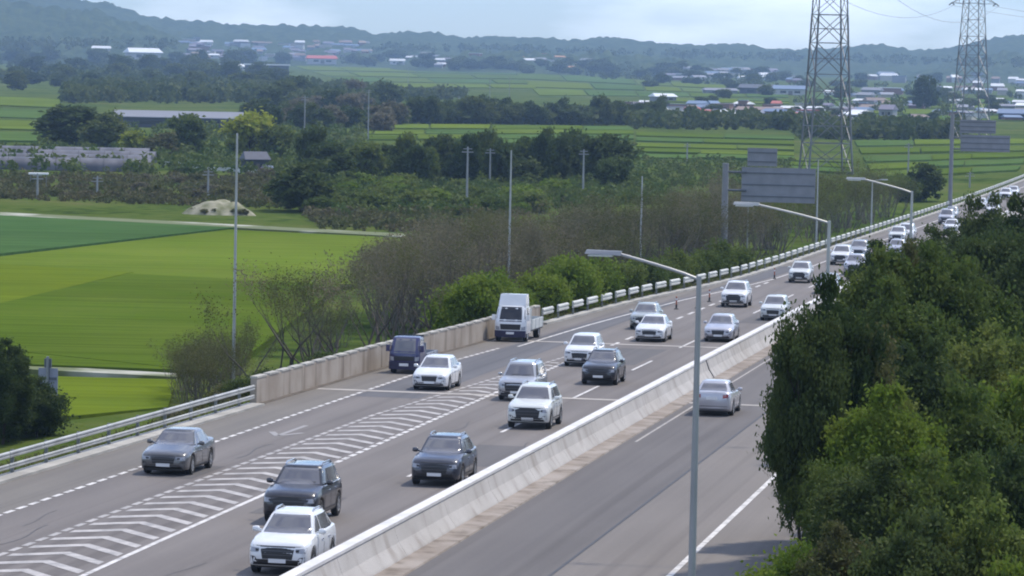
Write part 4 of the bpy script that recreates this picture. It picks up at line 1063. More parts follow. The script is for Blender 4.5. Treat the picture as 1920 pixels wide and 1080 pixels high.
far_fields([(1192, 248), (1490, 256), (1490, 306), (1192, 300)], 5, 2)
far_fields([(1600, 264), (1960, 262), (1905, 325), (1640, 340)], 5, 3)
far_fields([(1560, 232), (1785, 234), (1785, 248), (1560, 246)], 2, 3)
far_fields([(1480, 298), (1600, 300), (1600, 330), (1480, 322)], 3, 1)
far_fields([(1250, 184), (1480, 188), (1480, 196), (1250, 192)], 2, 3)
far_fields([(1500, 176), (1920, 186), (1920, 230), (1560, 230)], 4, 5)

# ------------------------------------------------------------------ hills
SKY = [(-700, 20), (-350, -40), (-150, -38), (0, -22), (110, -8), (200, 3), (262, 24), (300, 33), (345, 34), (430, 42), (520, 46), (610, 50), (700, 61), (790, 58), (880, 66), (950, 64), (1050, 70), (1150, 70), (1250, 80), (1330, 84),
       (1400, 82), (1480, 91), (1550, 85), (1650, 77), (1700, 89), (1760, 86), (1830, 76), (1880, 66), (1920, 62), (2050, 50), (2300, 40), (2700, 70)]
def skyl(x):
    for (a, p), (b, q) in zip(SKY, SKY[1:]):
        if x <= b: return p + (q - p) * (x - a) / (b - a)
    return SKY[-1][1]
def hill(name, x0, x1, Dr, fade0, fade1, front, dy, m, seed):
    G = []; xs = [x0 + (x1 - x0) * k / 420 for k in range(421)]
    Ds = [Dr - front * (1 - k / 26) for k in range(27)] + [Dr + 120, Dr + 350, Dr + 700, Dr + 1100]
    for D in Ds:
        row = []
        for x in xs:
            top = at_depth(x, skyl(x) + dy, Dr).z
            f = 1.0
            if fade0: f *= max(0, min(1, (x - x0) / fade0))
            if fade1: f *= max(0, min(1, (x1 - x) / fade1))
            f = f * f * (3 - 2 * f)
            b0 = base_h(D)
            u = (D - Dr + front) / front if D <= Dr else 1 - ((D - Dr) / 1100) * .5
            u = max(0, min(1, u)); prof = u ** 1.25 if D <= Dr else u
            p = at_depth(x, 120, D)
            nz_ = mnoise.noise((p.x / 420, p.y / 420, seed)) * .28 * prof * (1 - (prof if D <= Dr else 0) * .8)
            tree = (abs(mnoise.noise((p.x / 16, p.y / 16, seed))) * 11 + abs(mnoise.noise((p.x / 45, p.y / 45, seed + 3))) * 9) * min(1, prof * 5)
            z = b0 - 1.0 + (top - b0 - 6) * f * max(0, prof + nz_) + tree * f
            row.append((p.x, p.y, z))
        G.append(row)
    def hh(X, Y):
        D = math.hypot(X, Y)
        if D < Dr - front or D > Dr: return -50.0
        x = project((X, Y, CAM_H))[0]
        if x < x0 or x > x1: return -50.0
        f = 1.0
        if fade0: f *= max(0, min(1, (x - x0) / fade0))
        if fade1: f *= max(0, min(1, (x1 - x) / fade1))
        f = f * f * (3 - 2 * f); b0 = base_h(D); prof = ((D - Dr + front) / front) ** 1.25
        nz_ = mnoise.noise((X / 420, Y / 420, seed)) * .28 * prof * (1 - prof * .8)
        return b0 - 1.0 + (at_depth(x, skyl(x) + dy, Dr).z - b0 - 6) * f * max(0, prof + nz_) + 2.0
    HILLS.append(hh)
    mb = MB(); mb.grid(G); return tag(mb.build(name, m, smooth=180), kind='structure')
wood = mat('hill_forest', (0.026, 0.046, 0.018), rough=0.95, c2=(0.056, 0.078, 0.030), scale=0.035, detail=10, spec=0.05, bump=1.0, bscale=.15, lo=.38, hi=.62)
hill('hills', -560, 2460, 6300, 0, 0, 1500, 0, wood, 1)
hill('wooded_hill', -560, 520, 5000, 0, 260, 900, 22, wood, 5)
hill('wooded_hill', 1560, 2460, 5100, 260, 0, 800, 34, wood, 9)
hill('wooded_hill', 700, 1520, 4700, 200, 260, 500, 30, wood, 12)

# ------------------------------------------------------------------ trees
bark = mat('bark', (0.060, 0.048, 0.036), rough=0.95, var=0.4, scale=3, objvar=0.15)
barkg = mat('bark_grey', (0.17, 0.150, 0.118), rough=0.95, var=0.4, scale=3, objvar=0.2)
lf_dark = leafmat('leaf_dark', (0.044, 0.070, 0.022), (0.068, 0.096, 0.028), objvar=.22, trans=.42)
lf_mid = leafmat('leaf_mid', (0.080, 0.120, 0.024), (0.122, 0.155, 0.038), objvar=.22, trans=.42)
lf_bright = leafmat('leaf_bright', (0.110, 0.175, 0.020), (0.150, 0.200, 0.032), objvar=.2, trans=.45)
lf_yellow = leafmat('leaf_yellow', (0.210, 0.260, 0.025), (0.230, 0.260, 0.045), objvar=.15)
lf_far = leafmat('leaf_far', (0.055, 0.084, 0.022), (0.090, 0.116, 0.032), objvar=.32, trans=.4)
lf_brown = leafmat('leaf_brown', (0.160, 0.142, 0.096), (0.130, 0.126, 0.066), objvar=.22)
lf_olive = leafmat('leaf_olive', (0.090, 0.105, 0.030), (0.110, 0.105, 0.045), objvar=.2)
def crown_mesh(name, seed, R, H0, H1, ncl, per, size, lump=.30, flat=1.0):
    """foliage: clumps of single leaves spread through an uneven crown volume"""
    rng = np.random.default_rng(seed); cz = (H0 + H1) / 2; hz = (H1 - H0) / 2
    d = rng.normal(size=(ncl, 3)); d /= np.linalg.norm(d, axis=1)[:, None]
    rad = rng.uniform(.35, 1.0, ncl) ** .55 * rng.uniform(.78, 1.08, ncl)
    C = np.stack([d[:, 0] * R * rad, d[:, 1] * R * rad, cz + d[:, 2] * hz * rad * flat], 1)
    sel = rng.integers(0, ncl, ncl * per)
    cr = lump * R * rng.uniform(.55, 1.25, ncl)
    off = rng.normal(size=(ncl * per, 3)) * np.array([.55, .55, .42]); L_ = C[sel] + off * cr[sel][:, None]
    return leaf_mesh(name, L_, size, up=.6, rng=rng), C
def trunk_mesh(name, seed, C, H0, r0, nl=14, lean=.3):
    rng = random.Random(seed); mb = MB()
    pts = [Vector((0, 0, -.6)), Vector((rng.uniform(-lean, lean) * .4, rng.uniform(-lean, lean) * .4, H0 * .55)), Vector((rng.uniform(-lean, lean), rng.uniform(-lean, lean), H0 * 1.15))]
    top = C[:, 2].max(); pts.append(Vector((rng.uniform(-lean, lean), rng.uniform(-lean, lean), H0 + (top - H0) * .6)))
    rr = [r0 * 1.25, r0, r0 * .75, r0 * .3]
    for k in range(3): mb.tube(pts[k], pts[k + 1], rr[k], rr[k + 1], 8)
    idx = list(range(len(C))); rng.shuffle(idx)
    for i in idx[:nl]:
        c = Vector(C[i]); b = pts[1].lerp(pts[3], rng.uniform(.25, .85)); mid = b.lerp(c, .5) + Vector((0, 0, .1 * (c - b).length))
        mb.tube(b, mid, r0 * .38, r0 * .22, 6, cap=False); mb.tube(mid, c, r0 * .22, r0 * .06, 5, cap=False)
    return mb.mesh(name, smooth=60)
VAR = {}
def variant(key, seed, R, H0, H1, ncl, per, size, r0=.16, **k):
    cm_, C = crown_mesh('crown', seed, R, H0, H1, ncl, per, size, **k); VAR.setdefault(key, []).append((cm_, trunk_mesh('trunk', seed, C, H0, r0), R, H1))
for q in range(4): variant('near', 20 + q, 3.4, 1.6, 9.5, 135 + 10 * q, 235, .118, lump=.205)
for q in range(4): variant('far', 40 + q, 4.0, .3, 9.0, 62, 62, .40, lump=.27)
for q in range(3): variant('bush', 60 + q, 1.7, .1, 3.0, 40, 120, .10, r0=.06, lump=.34)
for q in range(2): variant('fbush', 70 + q, 2.2, .0, 2.8, 26, 40, .28, r0=.08, lump=.36)
CNT = {}
def tree(key, P, R, H, leaf, name, label, cat='tree', group=None, barkm=None):
    vs_ = VAR[key]; k = CNT.get(key, 0); CNT[key] = k + 1
    cm_, tm_, r_, h_ = vs_[k % len(vs_)]
    root = thing(name, label, cat, P, random.uniform(0, 6.28), group); root.scale = (R / r_, R / r_, H / h_)
    c = obj('crown', cm_, leaf, root); c.material_slots[0].link = 'OBJECT'; c.material_slots[0].material = leaf
    obj('trunk', tm_, barkm or bark, root)
    return root
def gp(s, t):
    p = rp(s, t); return Vector((p.x, p.y, ground_h(p.x, p.y) - .1))
# dense wood on the bank right of the road: (column of crown centre, s, row of crown top, crown radius px, leaf)
RT = [(1500, 110, 552, 78, 'd'), (1562, 112, 525, 92, 'd'), (1640, 146, 468, 100, 'm'), (1735, 147, 448, 100, 'm'), (1830, 176, 412, 105, 'd'), (1905, 196, 374, 95, 'd'), (1845, 214, 366, 70, 'd'),
      (1695, 148, 445, 66, 'o'), (1590, 113, 590, 95, 'o'), (1690, 134, 530, 115, 'm'), (1800, 148, 490, 120, 'm'), (1900, 156, 470, 120, 'd'),
      (1505, 116, 640, 74, 'd'), (1600, 117, 670, 115, 'm'), (1720, 120, 640, 130, 'd'), (1850, 128, 600, 130, 'm'),
      (1568, 110, 752, 88, 'm'), (1660, 108, 728, 120, 'b'), (1790, 112, 715, 130, 'm'), (1900, 118, 700, 120, 'b'),
      (1575, 103, 850, 80, 'm'), (1640, 100, 860, 120, 'd'), (1760, 99, 850, 130, 'm'), (1890, 102, 830, 130, 'd'),
      (1500, 95, 1010, 55, 'b'), (1590, 93, 985, 105, 'o'), (1710, 91, 960, 130, 'd'), (1840, 92, 935, 140, 'm'), (1925, 90, 1000, 110, 'b'),
      (1660, 205, 455, 75, 'd'), (1750, 225, 425, 80, 'd')]
LM = {'d': lf_dark, 'm': lf_mid, 'o': lf_olive, 'b': lf_bright}
LW = {'d': 'dark green', 'm': 'mid green', 'o': 'olive', 'b': 'bright green'}
for x, s, yt, rp_, lk in RT:
    t = on_road_px(x, s); P = gp(s, t); sc = ppm(P); H = (project(P)[1] - yt) / sc
    tree('near', P, rp_ / sc, max(3.0, H), LM[lk], 'roadside_tree', f'dense {LW[lk]} leafy tree of the roadside wood ' + ('above the low pavement shrubs' if s < 97 else 'between low shrubs and second lamp' if s < 122 else 'before the third street lamp' if s < 165 else 'towards the distant signs'), group=f'{LW[lk]} trees of the roadside wood')
# bright low shrubs at the right edge of the pavement
for x, s, h in ((1400, 90, 1.6), (1440, 93, 2.2), (1470, 98, 2.4), (1425, 86, 1.8), (1500, 96, 2.6)):
    t = min(on_road_px(x, s), 9.3); P = gp(s, t)
    tree('bush', P, h * .55, h, lf_bright, 'roadside_shrub', 'low bright green shrub at the pavement edge below the roadside wood', 'shrub', 'low shrubs at the pavement edge')
# dark shrub at the left guardrail
for x, y, h, r in ((5, 848, 6.0, 1.7), (48, 832, 3.6, 1.25), (-35, 860, 6.0, 1.8), (70, 838, 2.4, 1.0)):
    P = hit(x, y - 18); tree('near', P, r, h, lf_dark, 'dark_shrub', 'tall dark shrub behind the guardrail beside the small grey sign', 'shrub', 'dark shrubs at the guardrail')

for k in range(9):
    P = hit(random.uniform(-40, 78), random.uniform(800, 836)); h = random.uniform(1.6, 3.0)
    tree('bush', P, h * .6, h, lf_dark, 'low_dark_bush', 'low dark bush at the foot of the dark shrubs by the guardrail', 'bush', 'low dark bushes at the guardrail')
# leafless and browning thicket between the exit lane and the paddies
def twig_mesh(name, seed, H, spread, nst, lev=3, kink=.25):
    rng = random.Random(seed); mb = MB(); tips = []
    def grow(p, d, ln, r, l):
        n = 2 if l else 1; q = p
        for _ in range(n):
            d = (d + Vector((rng.uniform(-1, 1), rng.uniform(-1, 1), rng.uniform(-.3, .6))) * kink).normalized(); e = q + d * ln / n
            mb.tube(q, e, r, r * .8, 4 if r > .03 else 3, cap=False); q = e; r *= .8
        if l == 0: tips.append(q); return
        for _ in range(rng.choice((2, 3, 3))):
            dd = (d + Vector((rng.uniform(-1, 1), rng.uniform(-1, 1), rng.uniform(-.2, .8))) * .62).normalized(); grow(q, dd, ln * rng.uniform(.55, .8), r * .62, l - 1)
        tips.append(q)
    for k in range(nst):
        a = rng.uniform(0, 6.28); sp = rng.uniform(.05, 1) * spread
        grow(Vector((math.cos(a) * sp * .5, math.sin(a) * sp * .5, -.4)), Vector((math.cos(a) * sp * .28, math.sin(a) * sp * .28, 1)).normalized(), H * rng.uniform(.32, .46), rng.uniform(.04, .08) * (1 if nst > 1 else 2.2), lev)
    return mb.mesh(name), np.array([tuple(t) for t in tips])
TW = []
for q in range(4):
    me, tips = twig_mesh('stems', 90 + q, 6.0, 2.4, 13, kink=.2)
    rng = np.random.default_rng(q); sel = rng.integers(0, len(tips), 3400)
    lm = leaf_mesh('leaves', tips[sel] + rng.normal(size=(3400, 3)) * np.array([.17, .17, .26]), .085, rng=rng, aspect=.35)
    TW.append((me, lm))
for q in range(3):
    me, tips = twig_mesh('stems', 120 + q, 8.0, .1, 1, lev=6, kink=.3)
    rng = np.random.default_rng(q + 50); sel = rng.integers(0, len(tips), 900)
    TW.append((me, leaf_mesh('leaves', tips[sel] + rng.normal(size=(900, 3)) * .3, .06, rng=rng)))
bark_t = mat('bark_bare_tree', (0.085, 0.070, 0.058), rough=0.95, var=0.35, scale=3)
def thicket(P, sc, which, leaf, name, label, cat, group):
    me, lm = TW[which]; root = thing(name, label, cat, P, random.uniform(0, 6.28), group); root.scale = (sc, sc, sc)
    obj('stems', me, barkg if which < 4 else bark_t, root); c = obj('leaves', lm, leaf, root); c.material_slots[0].link = 'OBJECT'; c.material_slots[0].material = leaf; return root
FARL = [(330, 748), (480, 690), (720, 600), (1000, 545), (1200, 480), (1360, 445), (1500, 425), (1700, 380)]
NEARL = [(330, 775), (480, 728), (920, 608), (1350, 505), (1500, 470), (1700, 405)]
def lin(x, pts):
    for (a, p), (b, q) in zip(pts, pts[1:]):
        if x <= b: return p + (q - p) * (x - a) / (b - a)
    return pts[-1][1]
n = 0
R_ = random.Random(5)
while n < 125:
    x = R_.uniform(335, 1690) if n > 40 else R_.uniform(720, 1350); f = R_.random()
    if 450 < x < 720 and R_.random() < .7: continue
    P = hit(x, lin(x, FARL) * f + lin(x, NEARL) * (1 - f)); s, t = st(P.x, P.y)
    if t < TL(s) + 3.4: continue
    big = 1.28 if x > 640 else .75
    P.z -= .2
    if x > 1420: lk, word = (lf_olive, 'olive') if R_.random() < .6 else (lf_mid, 'olive')
    elif x < 520: lk, word = lf_olive, 'olive'
    else: lk, word = (lf_brown, 'brown') if R_.random() < .66 else (lf_olive, 'olive')
    hgt = R_.uniform(.75, 1.12) * big
    thicket(P, hgt, R_.randrange(4), lk, 'thicket_shrub', f'twiggy half-bare {word} shrub in the thicket outside the exit lane', 'shrub', f'{word} shrubs of the thicket outside the exit lane'); n += 1
def s_of(x, off=3.0):                                         # distance along the barrier line that shows at column x
    lo, hi = 80.0, 700.0
    for _ in range(40):
        mid = (lo + hi) / 2
        if project(rp(mid, TL(mid) + off))[0] < x: lo = mid
        else: hi = mid
    return (lo + hi) / 2
for k in range(30):
    x = (655, 560, 745, 790, 885, 610, 520, 845, 700, 820, 490, 585, 630, 680, 725, 540)[k] if k < 16 else R_.uniform(640, 1330)
    of = R_.uniform(5, 15); s = s_of(x, of); P = gp(s, TL(s) + of); sc = R_.uniform(.75, 1.15)
    thicket(P, sc, 4 + R_.randrange(3), R_.choice((lf_olive, lf_brown)), 'bare_tree', 'thin almost bare grey-brown tree behind the parapet wall', 'tree', 'bare trees behind the parapet wall')
# leafy bushes right behind the parapet and guardrail
for k in range(84):
    x = R_.uniform(860, 1420); of = R_.uniform(2.6, 8.5); s = s_of(x, of); P = gp(s, TL(s) + of)
    br = x < 1165
    h = R_.uniform(3.0, 5.0) if br else R_.uniform(2.0, 3.6)
    tree('bush', P, h * .5, h, lf_bright if br else lf_mid, 'leafy_bush', ('bright green' if br else 'dull green') + ' leafy bush right behind the roadside barrier', 'bush', ('bright' if br else 'dull') + ' bushes behind the roadside barrier')
for k in range(64):
    x = R_.uniform(335, 900); of = R_.uniform(2.6, 8.0); s = s_of(x, of); P = gp(s, TL(s) + of)
    h = R_.uniform(.8, 1.7); tree('bush', P, h * .7, h, R_.choice((lf_olive, lf_brown, lf_olive, lf_dark)), 'low_bush', 'low olive green bush growing behind the parapet wall or guardrail', 'bush', 'low olive bushes on the embankment')
# weeds and bushes on the waste plot in the middle distance
for k in range(120):
    x = R_.uniform(600, 1060) if k < 78 else R_.uniform(180, 520); y = R_.uniform(328, 405) if k < 78 else R_.uniform(330, 385)
    P = hit(x, y); h = R_.uniform(1.4, 3.0) if k < 78 else R_.uniform(.8, 1.8)
    lk = R_.choice((lf_mid, lf_mid, lf_bright)) if k < 78 else R_.choice((lf_olive, lf_brown, lf_olive))
    tree('fbush', P, h * .95, h, lk, 'weed_bush', 'green weedy bush on the overgrown plot' if k < 78 else 'dull weedy bush near the pale mound', 'bush', 'bushes on the overgrown plot' if k < 78 else 'weeds near the pale mound')
# distant single trees
def ft(x, y, wpx, hpx, leaf, label, group=None):
    P = hit(x, y); sc = ppm(P); P.z -= .2
    return tree('far', P, wpx / 2 / sc, hpx / sc, leaf, 'tree', label, 'tree', group)
ft(562, 396, 118, 98, lf_dark, 'dense dark round tree standing alone beside the waste plot')
ft(1140, 345, 104, 100, lf_dark, 'big round dark tree at the end of the tree row')
ft(1150, 350, 70, 60, lf_mid, 'smaller mid green tree in front of the big round tree')
ft(142, 275, 150, 78, lf_far, 'broad dark tree beside the bright field'); ft(200, 280, 90, 70, lf_far, 'dark tree leaning over the long greenhouse')
ft(350, 292, 78, 84, lf_mid, 'rounded green tree before the long shed'); ft(468, 298, 100, 92, lf_yellow, 'bright yellow green tree with visible trunk'); ft(250, 292, 60, 48, lf_yellow, 'small yellow green tree at the greenhouse end')
ft(300, 296, 60, 50, lf_olive, 'small olive tree between the rounded trees'); ft(520, 300, 70, 70, lf_mid, 'green tree right of the yellow green tree'); ft(585, 330, 60, 100, lf_far, 'narrow dark tree beside the parked car')
ft(1735, 378, 78, 72, lf_dark, 'dark bush-like tree between the lamp and the far sign'); ft(1700, 380, 50, 55, lf_dark, 'dark tree beside the far lamp pole')
for k in range(26):
    x = 610 + k * 19 + R_.uniform(-8, 8); ft(x, 345 + R_.uniform(-10, 6), R_.uniform(40, 86), R_.uniform(48, 100), R_.choice((lf_far, lf_dark, lf_mid)), 'dark leafy tree in the long row behind the waste plot', 'tree row behind the waste plot')
for k in range(46):
    x = 715 + k * 11.5 + R_.uniform(-6, 6); ft(x, 234 + R_.uniform(-3, 2), R_.uniform(26, 64), R_.uniform(26, 58), lf_far, 'dark tree in the hedgerow across the green fields', 'hedgerow across the green fields')
for k in range(70):
    x = R_.uniform(-60, 560); y = R_.uniform(120, 192) if x > 100 else R_.uniform(110, 172); ft(x, y, R_.uniform(30, 56), R_.uniform(22, 38), lf_far, 'dark tree of the wood below the left hill', 'wood below the left hill')
for k in range(34):
    x = R_.uniform(470, 740); y = R_.uniform(190, 250); ft(x, y, R_.uniform(36, 60), R_.uniform(30, 55), R_.choice((lf_far, lf_far, lf_brown)), 'grey green tree in the grove beyond the yellow green tree', 'grove beyond the yellow green tree')
for k in range(56):
    x = R_.uniform(640, 1500); y = R_.uniform(104, 124) + (x - 640) * .045; ft(x, y, R_.uniform(24, 44), R_.uniform(12, 22), lf_far, 'tiny dark tree at the foot of the far hills', 'trees at the foot of the far hills')
for k in range(60):
    x = R_.uniform(1200, 1930); y = R_.uniform(150, 236); ft(x, y, R_.uniform(18, 36), R_.uniform(10, 22), lf_far, 'dark tree among the scattered houses near the pylons', 'trees among the houses near the pylons')
ft(1735, 205, 50, 66, lf_far, 'tall dark tree behind the houses between the two pylons')
for k in range(26):
    x = R_.uniform(1480, 1800); y = R_.uniform(248, 262); ft(x, y, R_.uniform(26, 46), R_.uniform(12, 20), lf_far, 'low dark tree in the hedge between the bright fields', 'hedge between the bright fields')

# overgrowth and far woods that read as one mass
def mass(name, label, cat, quads, leaf, n, hmin, hmax, size, clump, seed):
    """n plants per quad of photo pixels projected to the ground; each plant is a dome of leaf faces"""
    rng = np.random.default_rng(seed); rr = random.Random(seed); C = []; Z = []
    for q, cnt in quads:
        for _ in range(cnt):
            u, v = rr.random(), rr.random()
            x = q[0][0]*(1-u)*(1-v) + q[1][0]*u*(1-v) + q[2][0]*u*v + q[3][0]*(1-u)*v
            y = q[0][1]*(1-u)*(1-v) + q[1][1]*u*(1-v) + q[2][1]*u*v + q[3][1]*(1-u)*v
            p = hit(x, y); h = rr.uniform(hmin, hmax); w = h * rr.uniform(.45, .75)
            d = rng.normal(size=(n, 3)); d /= np.linalg.norm(d, axis=1)[:, None]; d *= rng.uniform(.55, 1.05, n)[:, None]
            C.append(np.stack([p.x + d[:, 0] * w, p.y + d[:, 1] * w, p.z + h * .5 + d[:, 2] * h * .52], 1)); Z.append(np.full(n, size * h / hmax))
    o = obj(name, leaf_mesh(name, np.concatenate(C), np.concatenate(Z) * rng.uniform(.7, 1.3, sum(map(len, Z))), up=.5, rng=rng), leaf)
    return tag(o, label, cat, kind='stuff')
lfw = leafmat('leaf_wood', (0.046, 0.072, 0.020), (0.104, 0.126, 0.036), objvar=0, scale=.03, trans=.4)
lfw2 = leafmat('leaf_weed', (0.064, 0.106, 0.022), (0.115, 0.140, 0.036), objvar=0, scale=.06, trans=.3)
lfw3 = leafmat('leaf_dryweed', (0.120, 0.105, 0.055), (0.085, 0.098, 0.030), objvar=0, scale=.06, trans=.3)
mass('far_wood', 'dark mass of woodland below the left hill', 'wood', [([(-80, 104), (250, 118), (470, 160), (-80, 150)], 260), ([(90, 150), (560, 160), (560, 196), (130, 194)], 330), ([(470, 165), (720, 172), (720, 205), (560, 206)], 200)], lfw, 46, 4.5, 8.5, 1.7, 1, 31)
mass('far_wood', 'dark hedges and copses between the far fields', 'wood', [([(700, 226), (1240, 230), (1240, 236), (700, 234)], 130), ([(1180, 232), (1560, 236), (1560, 246), (1180, 243)], 120), ([(640, 108), (1180, 122), (1180, 132), (640, 121)], 190), ([(1100, 128), (1500, 146), (1500, 168), (1100, 148)], 150), ([(1480, 138), (1960, 150), (1960, 222), (1480, 218)], 70), ([(1500, 246), (1800, 250), (1800, 264), (1500, 262)], 150), ([(680, 180), (870, 176), (880, 186), (700, 192)], 70)], lfw, 40, 3, 7, 1.5, 1, 32)
mass('far_wood', 'wooded foot of the far hills', 'wood', [([(-80, 84), (330, 82), (330, 96), (-80, 100)], 120), ([(700, 88), (1960, 120), (1960, 130), (700, 98)], 330)], lfw, 26, 7, 13, 3.0, 1, 33)
mass('weeds', 'tangled green weeds covering the waste plot', 'weeds', [([(540, 318), (1190, 330), (1290, 385), (640, 412)], 1500), ([(560, 286), (1190, 300), (1190, 335), (540, 325)], 420), ([(1190, 300), (1500, 305), (1420, 360), (1190, 350)], 330)], lfw2, 26, .5, 2.0, .42, 1, 34)
mass('dry_weeds', 'dry brownish weeds around the pale mound', 'weeds', [([(-80, 330), (560, 335), (600, 396), (-80, 372)], 1500), ([(560, 396), (1000, 404), (900, 440), (600, 432)], 420)], lfw3, 24, .4, 1.5, .34, 1, 35)
mass('yard_bushes', 'bushes filling the farm yard between the trees', 'weeds', [([(-60, 276), (560, 286), (560, 332), (-60, 326)], 260), ([(60, 232), (700, 238), (700, 286), (160, 284)], 300)], lfw2, 40, .8, 3.2, .6, 1, 36)

# ------------------------------------------------------------------ buildings of the plain
WALLM = {k: mat('wall_' + k, c, rough=0.85, var=0.2, scale=0.4, objvar=0.12) for k, c in {'white': (0.55, 0.55, 0.54), 'cream': (0.46, 0.43, 0.36), 'grey': (0.25, 0.26, 0.28), 'brick': (0.22, 0.12, 0.09), 'dark': (0.075, 0.085, 0.11)}.items()}
ROOFM = {k: mat('roof_' + k, c, rough=0.6, var=0.2, scale=0.5, objvar=0.12) for k, c in {'white': (0.66, 0.68, 0.70), 'blue': (0.13, 0.19, 0.30), 'red': (0.42, 0.09, 0.07), 'grey': (0.20, 0.21, 0.25), 'purple': (0.16, 0.15, 0.21), 'brown': (0.20, 0.14, 0.11), 'dark': (0.055, 0.065, 0.095), 'orange': (0.45, 0.20, 0.08)}.items()}
def unit_house(flat):
    w = MB(); w.box(-.5, .5, -.5, .5, -.15, .62 if not flat else .9)
    r = MB()
    if flat: r.box(-.53, .53, -.53, .53, .901, 1.0)
    else: r.add([(-.56, -.60, .58), (.56, -.60, .58), (.56, .60, .58), (-.56, .60, .58), (-.50, 0, 1.0), (.50, 0, 1.0), (-.56, -.60, .63), (.56, -.60, .63), (.56, .60, .63), (-.56, .60, .63)],
               [(0,3,2,1), (6,7,5,4), (8,9,4,5), (9,6,4), (7,8,5), (0,1,7,6), (1,2,8,7), (2,3,9,8), (3,0,6,9)])
    win = MB(); win.box(-.30, -.12, -.52, -.503, .2, .42); win2 = MB(); win2.box(.14, .32, -.52, -.503, .2, .42); d = MB(); d.box(-.05, .08, -.52, -.503, 0, .42)
    return [x.mesh(n) for x, n in ((w, 'wall'), (r, 'roof'), (win, 'window'), (win2, 'window'), (d, 'door'))]
UH = {False: unit_house(False), True: unit_house(True)}
pane = mat('window_dark', (0.03, 0.035, 0.045), rough=0.2); doorm = mat('door_grey', (0.14, 0.12, 0.11), rough=0.6)
def house(x, y, wpx, hpx, depth, wall, roof, label, name='house', cat='house', group=None, rz=None, flat=False, detail=True):
    P = hit(x, y); sc = ppm(P)
    a = math.atan2(P.x, P.y); rz = -a + (random.uniform(-.45, .45) if rz is None else rz)
    root = thing(name, label, cat, P, rz, group); root.scale = (wpx / sc, depth, hpx / sc)
    for i, (me, pn_, m_) in enumerate(zip(UH[flat], ('wall', 'roof', 'window', 'window', 'door'), (WALLM[wall], ROOFM[roof], pane, pane, doorm))):
        if i > 1 and not detail: continue
        if i == 1 and False: pass
        o = obj(pn_, me, m_, root); o.material_slots[0].link = 'OBJECT'; o.material_slots[0].material = m_
    return root
house(268, 112, 60, 22, 22, 'white', 'white', 'big white gabled hall at the edge of the left wood', 'hall', 'building', rz=.3)
house(190, 98, 34, 12, 12, 'white', 'white', 'white shed with pale roof left of the big white hall', 'shed', 'building')
house(382, 108, 56, 8, 12, 'white', 'white', 'long low white roofed hall before the purple village', 'hall', 'building', rz=0)
house(415, 134, 58, 14, 14, 'white', 'white', 'white greenhouse block left of the dark box building', 'shed', 'building', rz=.1)
house(450, 132, 26, 12, 8, 'white', 'white', 'small white shed touching the dark box building', 'shed', 'building')
house(500, 146, 82, 26, 26, 'dark', 'white', 'dark box-shaped hall with a pale flat roof', 'hall', 'building', rz=0, flat=True)
house(540, 162, 160, 9, 8, 'dark', 'dark', 'long dark low wall-like shed under the box-shaped hall', 'shed', 'building', rz=.05, flat=True)
house(603, 119, 54, 15, 12, 'white', 'red', 'white farmhouse with long red roof above the far field', 'farmhouse', 'house', rz=.1)
house(745, 121, 28, 11, 9, 'white', 'white', 'lone white shed at the top edge of the far field', 'shed', 'building', rz=0)
house(1243, 190, 40, 15, 14, 'grey', 'white', 'shed with bright white roof behind the hedgerow', 'shed', 'building', rz=.25)
house(1298, 214, 28, 13, 8, 'white', 'red', 'small house with bright red roof at the hedgerow end', 'house', 'house', rz=.1)
house(1420, 176, 66, 18, 14, 'dark', 'dark', 'long dark blue roofed barn behind the first pylon', 'barn', 'building', rz=.05)
house(1480, 178, 60, 18, 14, 'white', 'blue', 'blue roofed barn with white wall beside the first pylon', 'barn', 'building', rz=.05)
house(1350, 176, 60, 11, 12, 'grey', 'grey', 'low grey barn beside the yellow field strip', 'barn', 'building', rz=.2)
house(1555, 180, 18, 11, 6, 'white', 'white', 'small white tent-like shed between the pylon legs', 'shed', 'building')
house(1425, 216, 84, 16, 14, 'brick', 'brown', 'long brown roofed barn with reddish wall', 'barn', 'building', rz=.0)
house(1604, 222, 44, 12, 12, 'white', 'white', 'white roofed shed right of the first pylon', 'shed', 'building', rz=.2)
house(1665, 220, 26, 24, 10, 'grey', 'purple', 'purple grey upright house in the middle of the scattered houses', 'house', 'house')
house(1900, 226, 56, 22, 14, 'dark', 'blue', 'blue walled workshop at the distant sign', 'workshop', 'building', rz=0)
house(335, 240, 240, 32, 7, 'dark', 'grey', 'very long dark shed with grey roof behind the rounded trees', 'long_shed', 'building', rz=-.06)
house(530, 222, 46, 9, 8, 'white', 'white', 'small white roofed canopy right of the long shed', 'canopy', 'building', rz=-.1)
house(478, 322, 44, 38, 5, 'dark', 'dark', 'dark blue tarpaulin hut below the yellow green tree', 'hut', 'building', rz=.2)
zones = [((335, 690), (78, 112), 85, (10, 26), (6, 11), ('purple', 'grey', 'purple', 'white', 'blue', 'brown'), 'village under the left hills'),
         ((770, 1110), (104, 126), 36, (10, 24), (6, 10), ('purple', 'grey', 'white', 'orange'), 'hamlet under the middle hills'),
         ((1250, 1500), (132, 152), 46, (12, 30), (7, 11), ('grey', 'purple', 'white', 'white', 'blue'), 'hamlet left of the first pylon'),
         ((1180, 1600), (196, 228), 66, (16, 38), (9, 15), ('grey', 'purple', 'white', 'white', 'brown', 'blue', 'red'), 'village behind the hedgerow'),
         ((1600, 1925), (140, 226), 74, (14, 38), (8, 14), ('grey', 'purple', 'white', 'blue', 'brown', 'white'), 'scattered houses by the second pylon')]
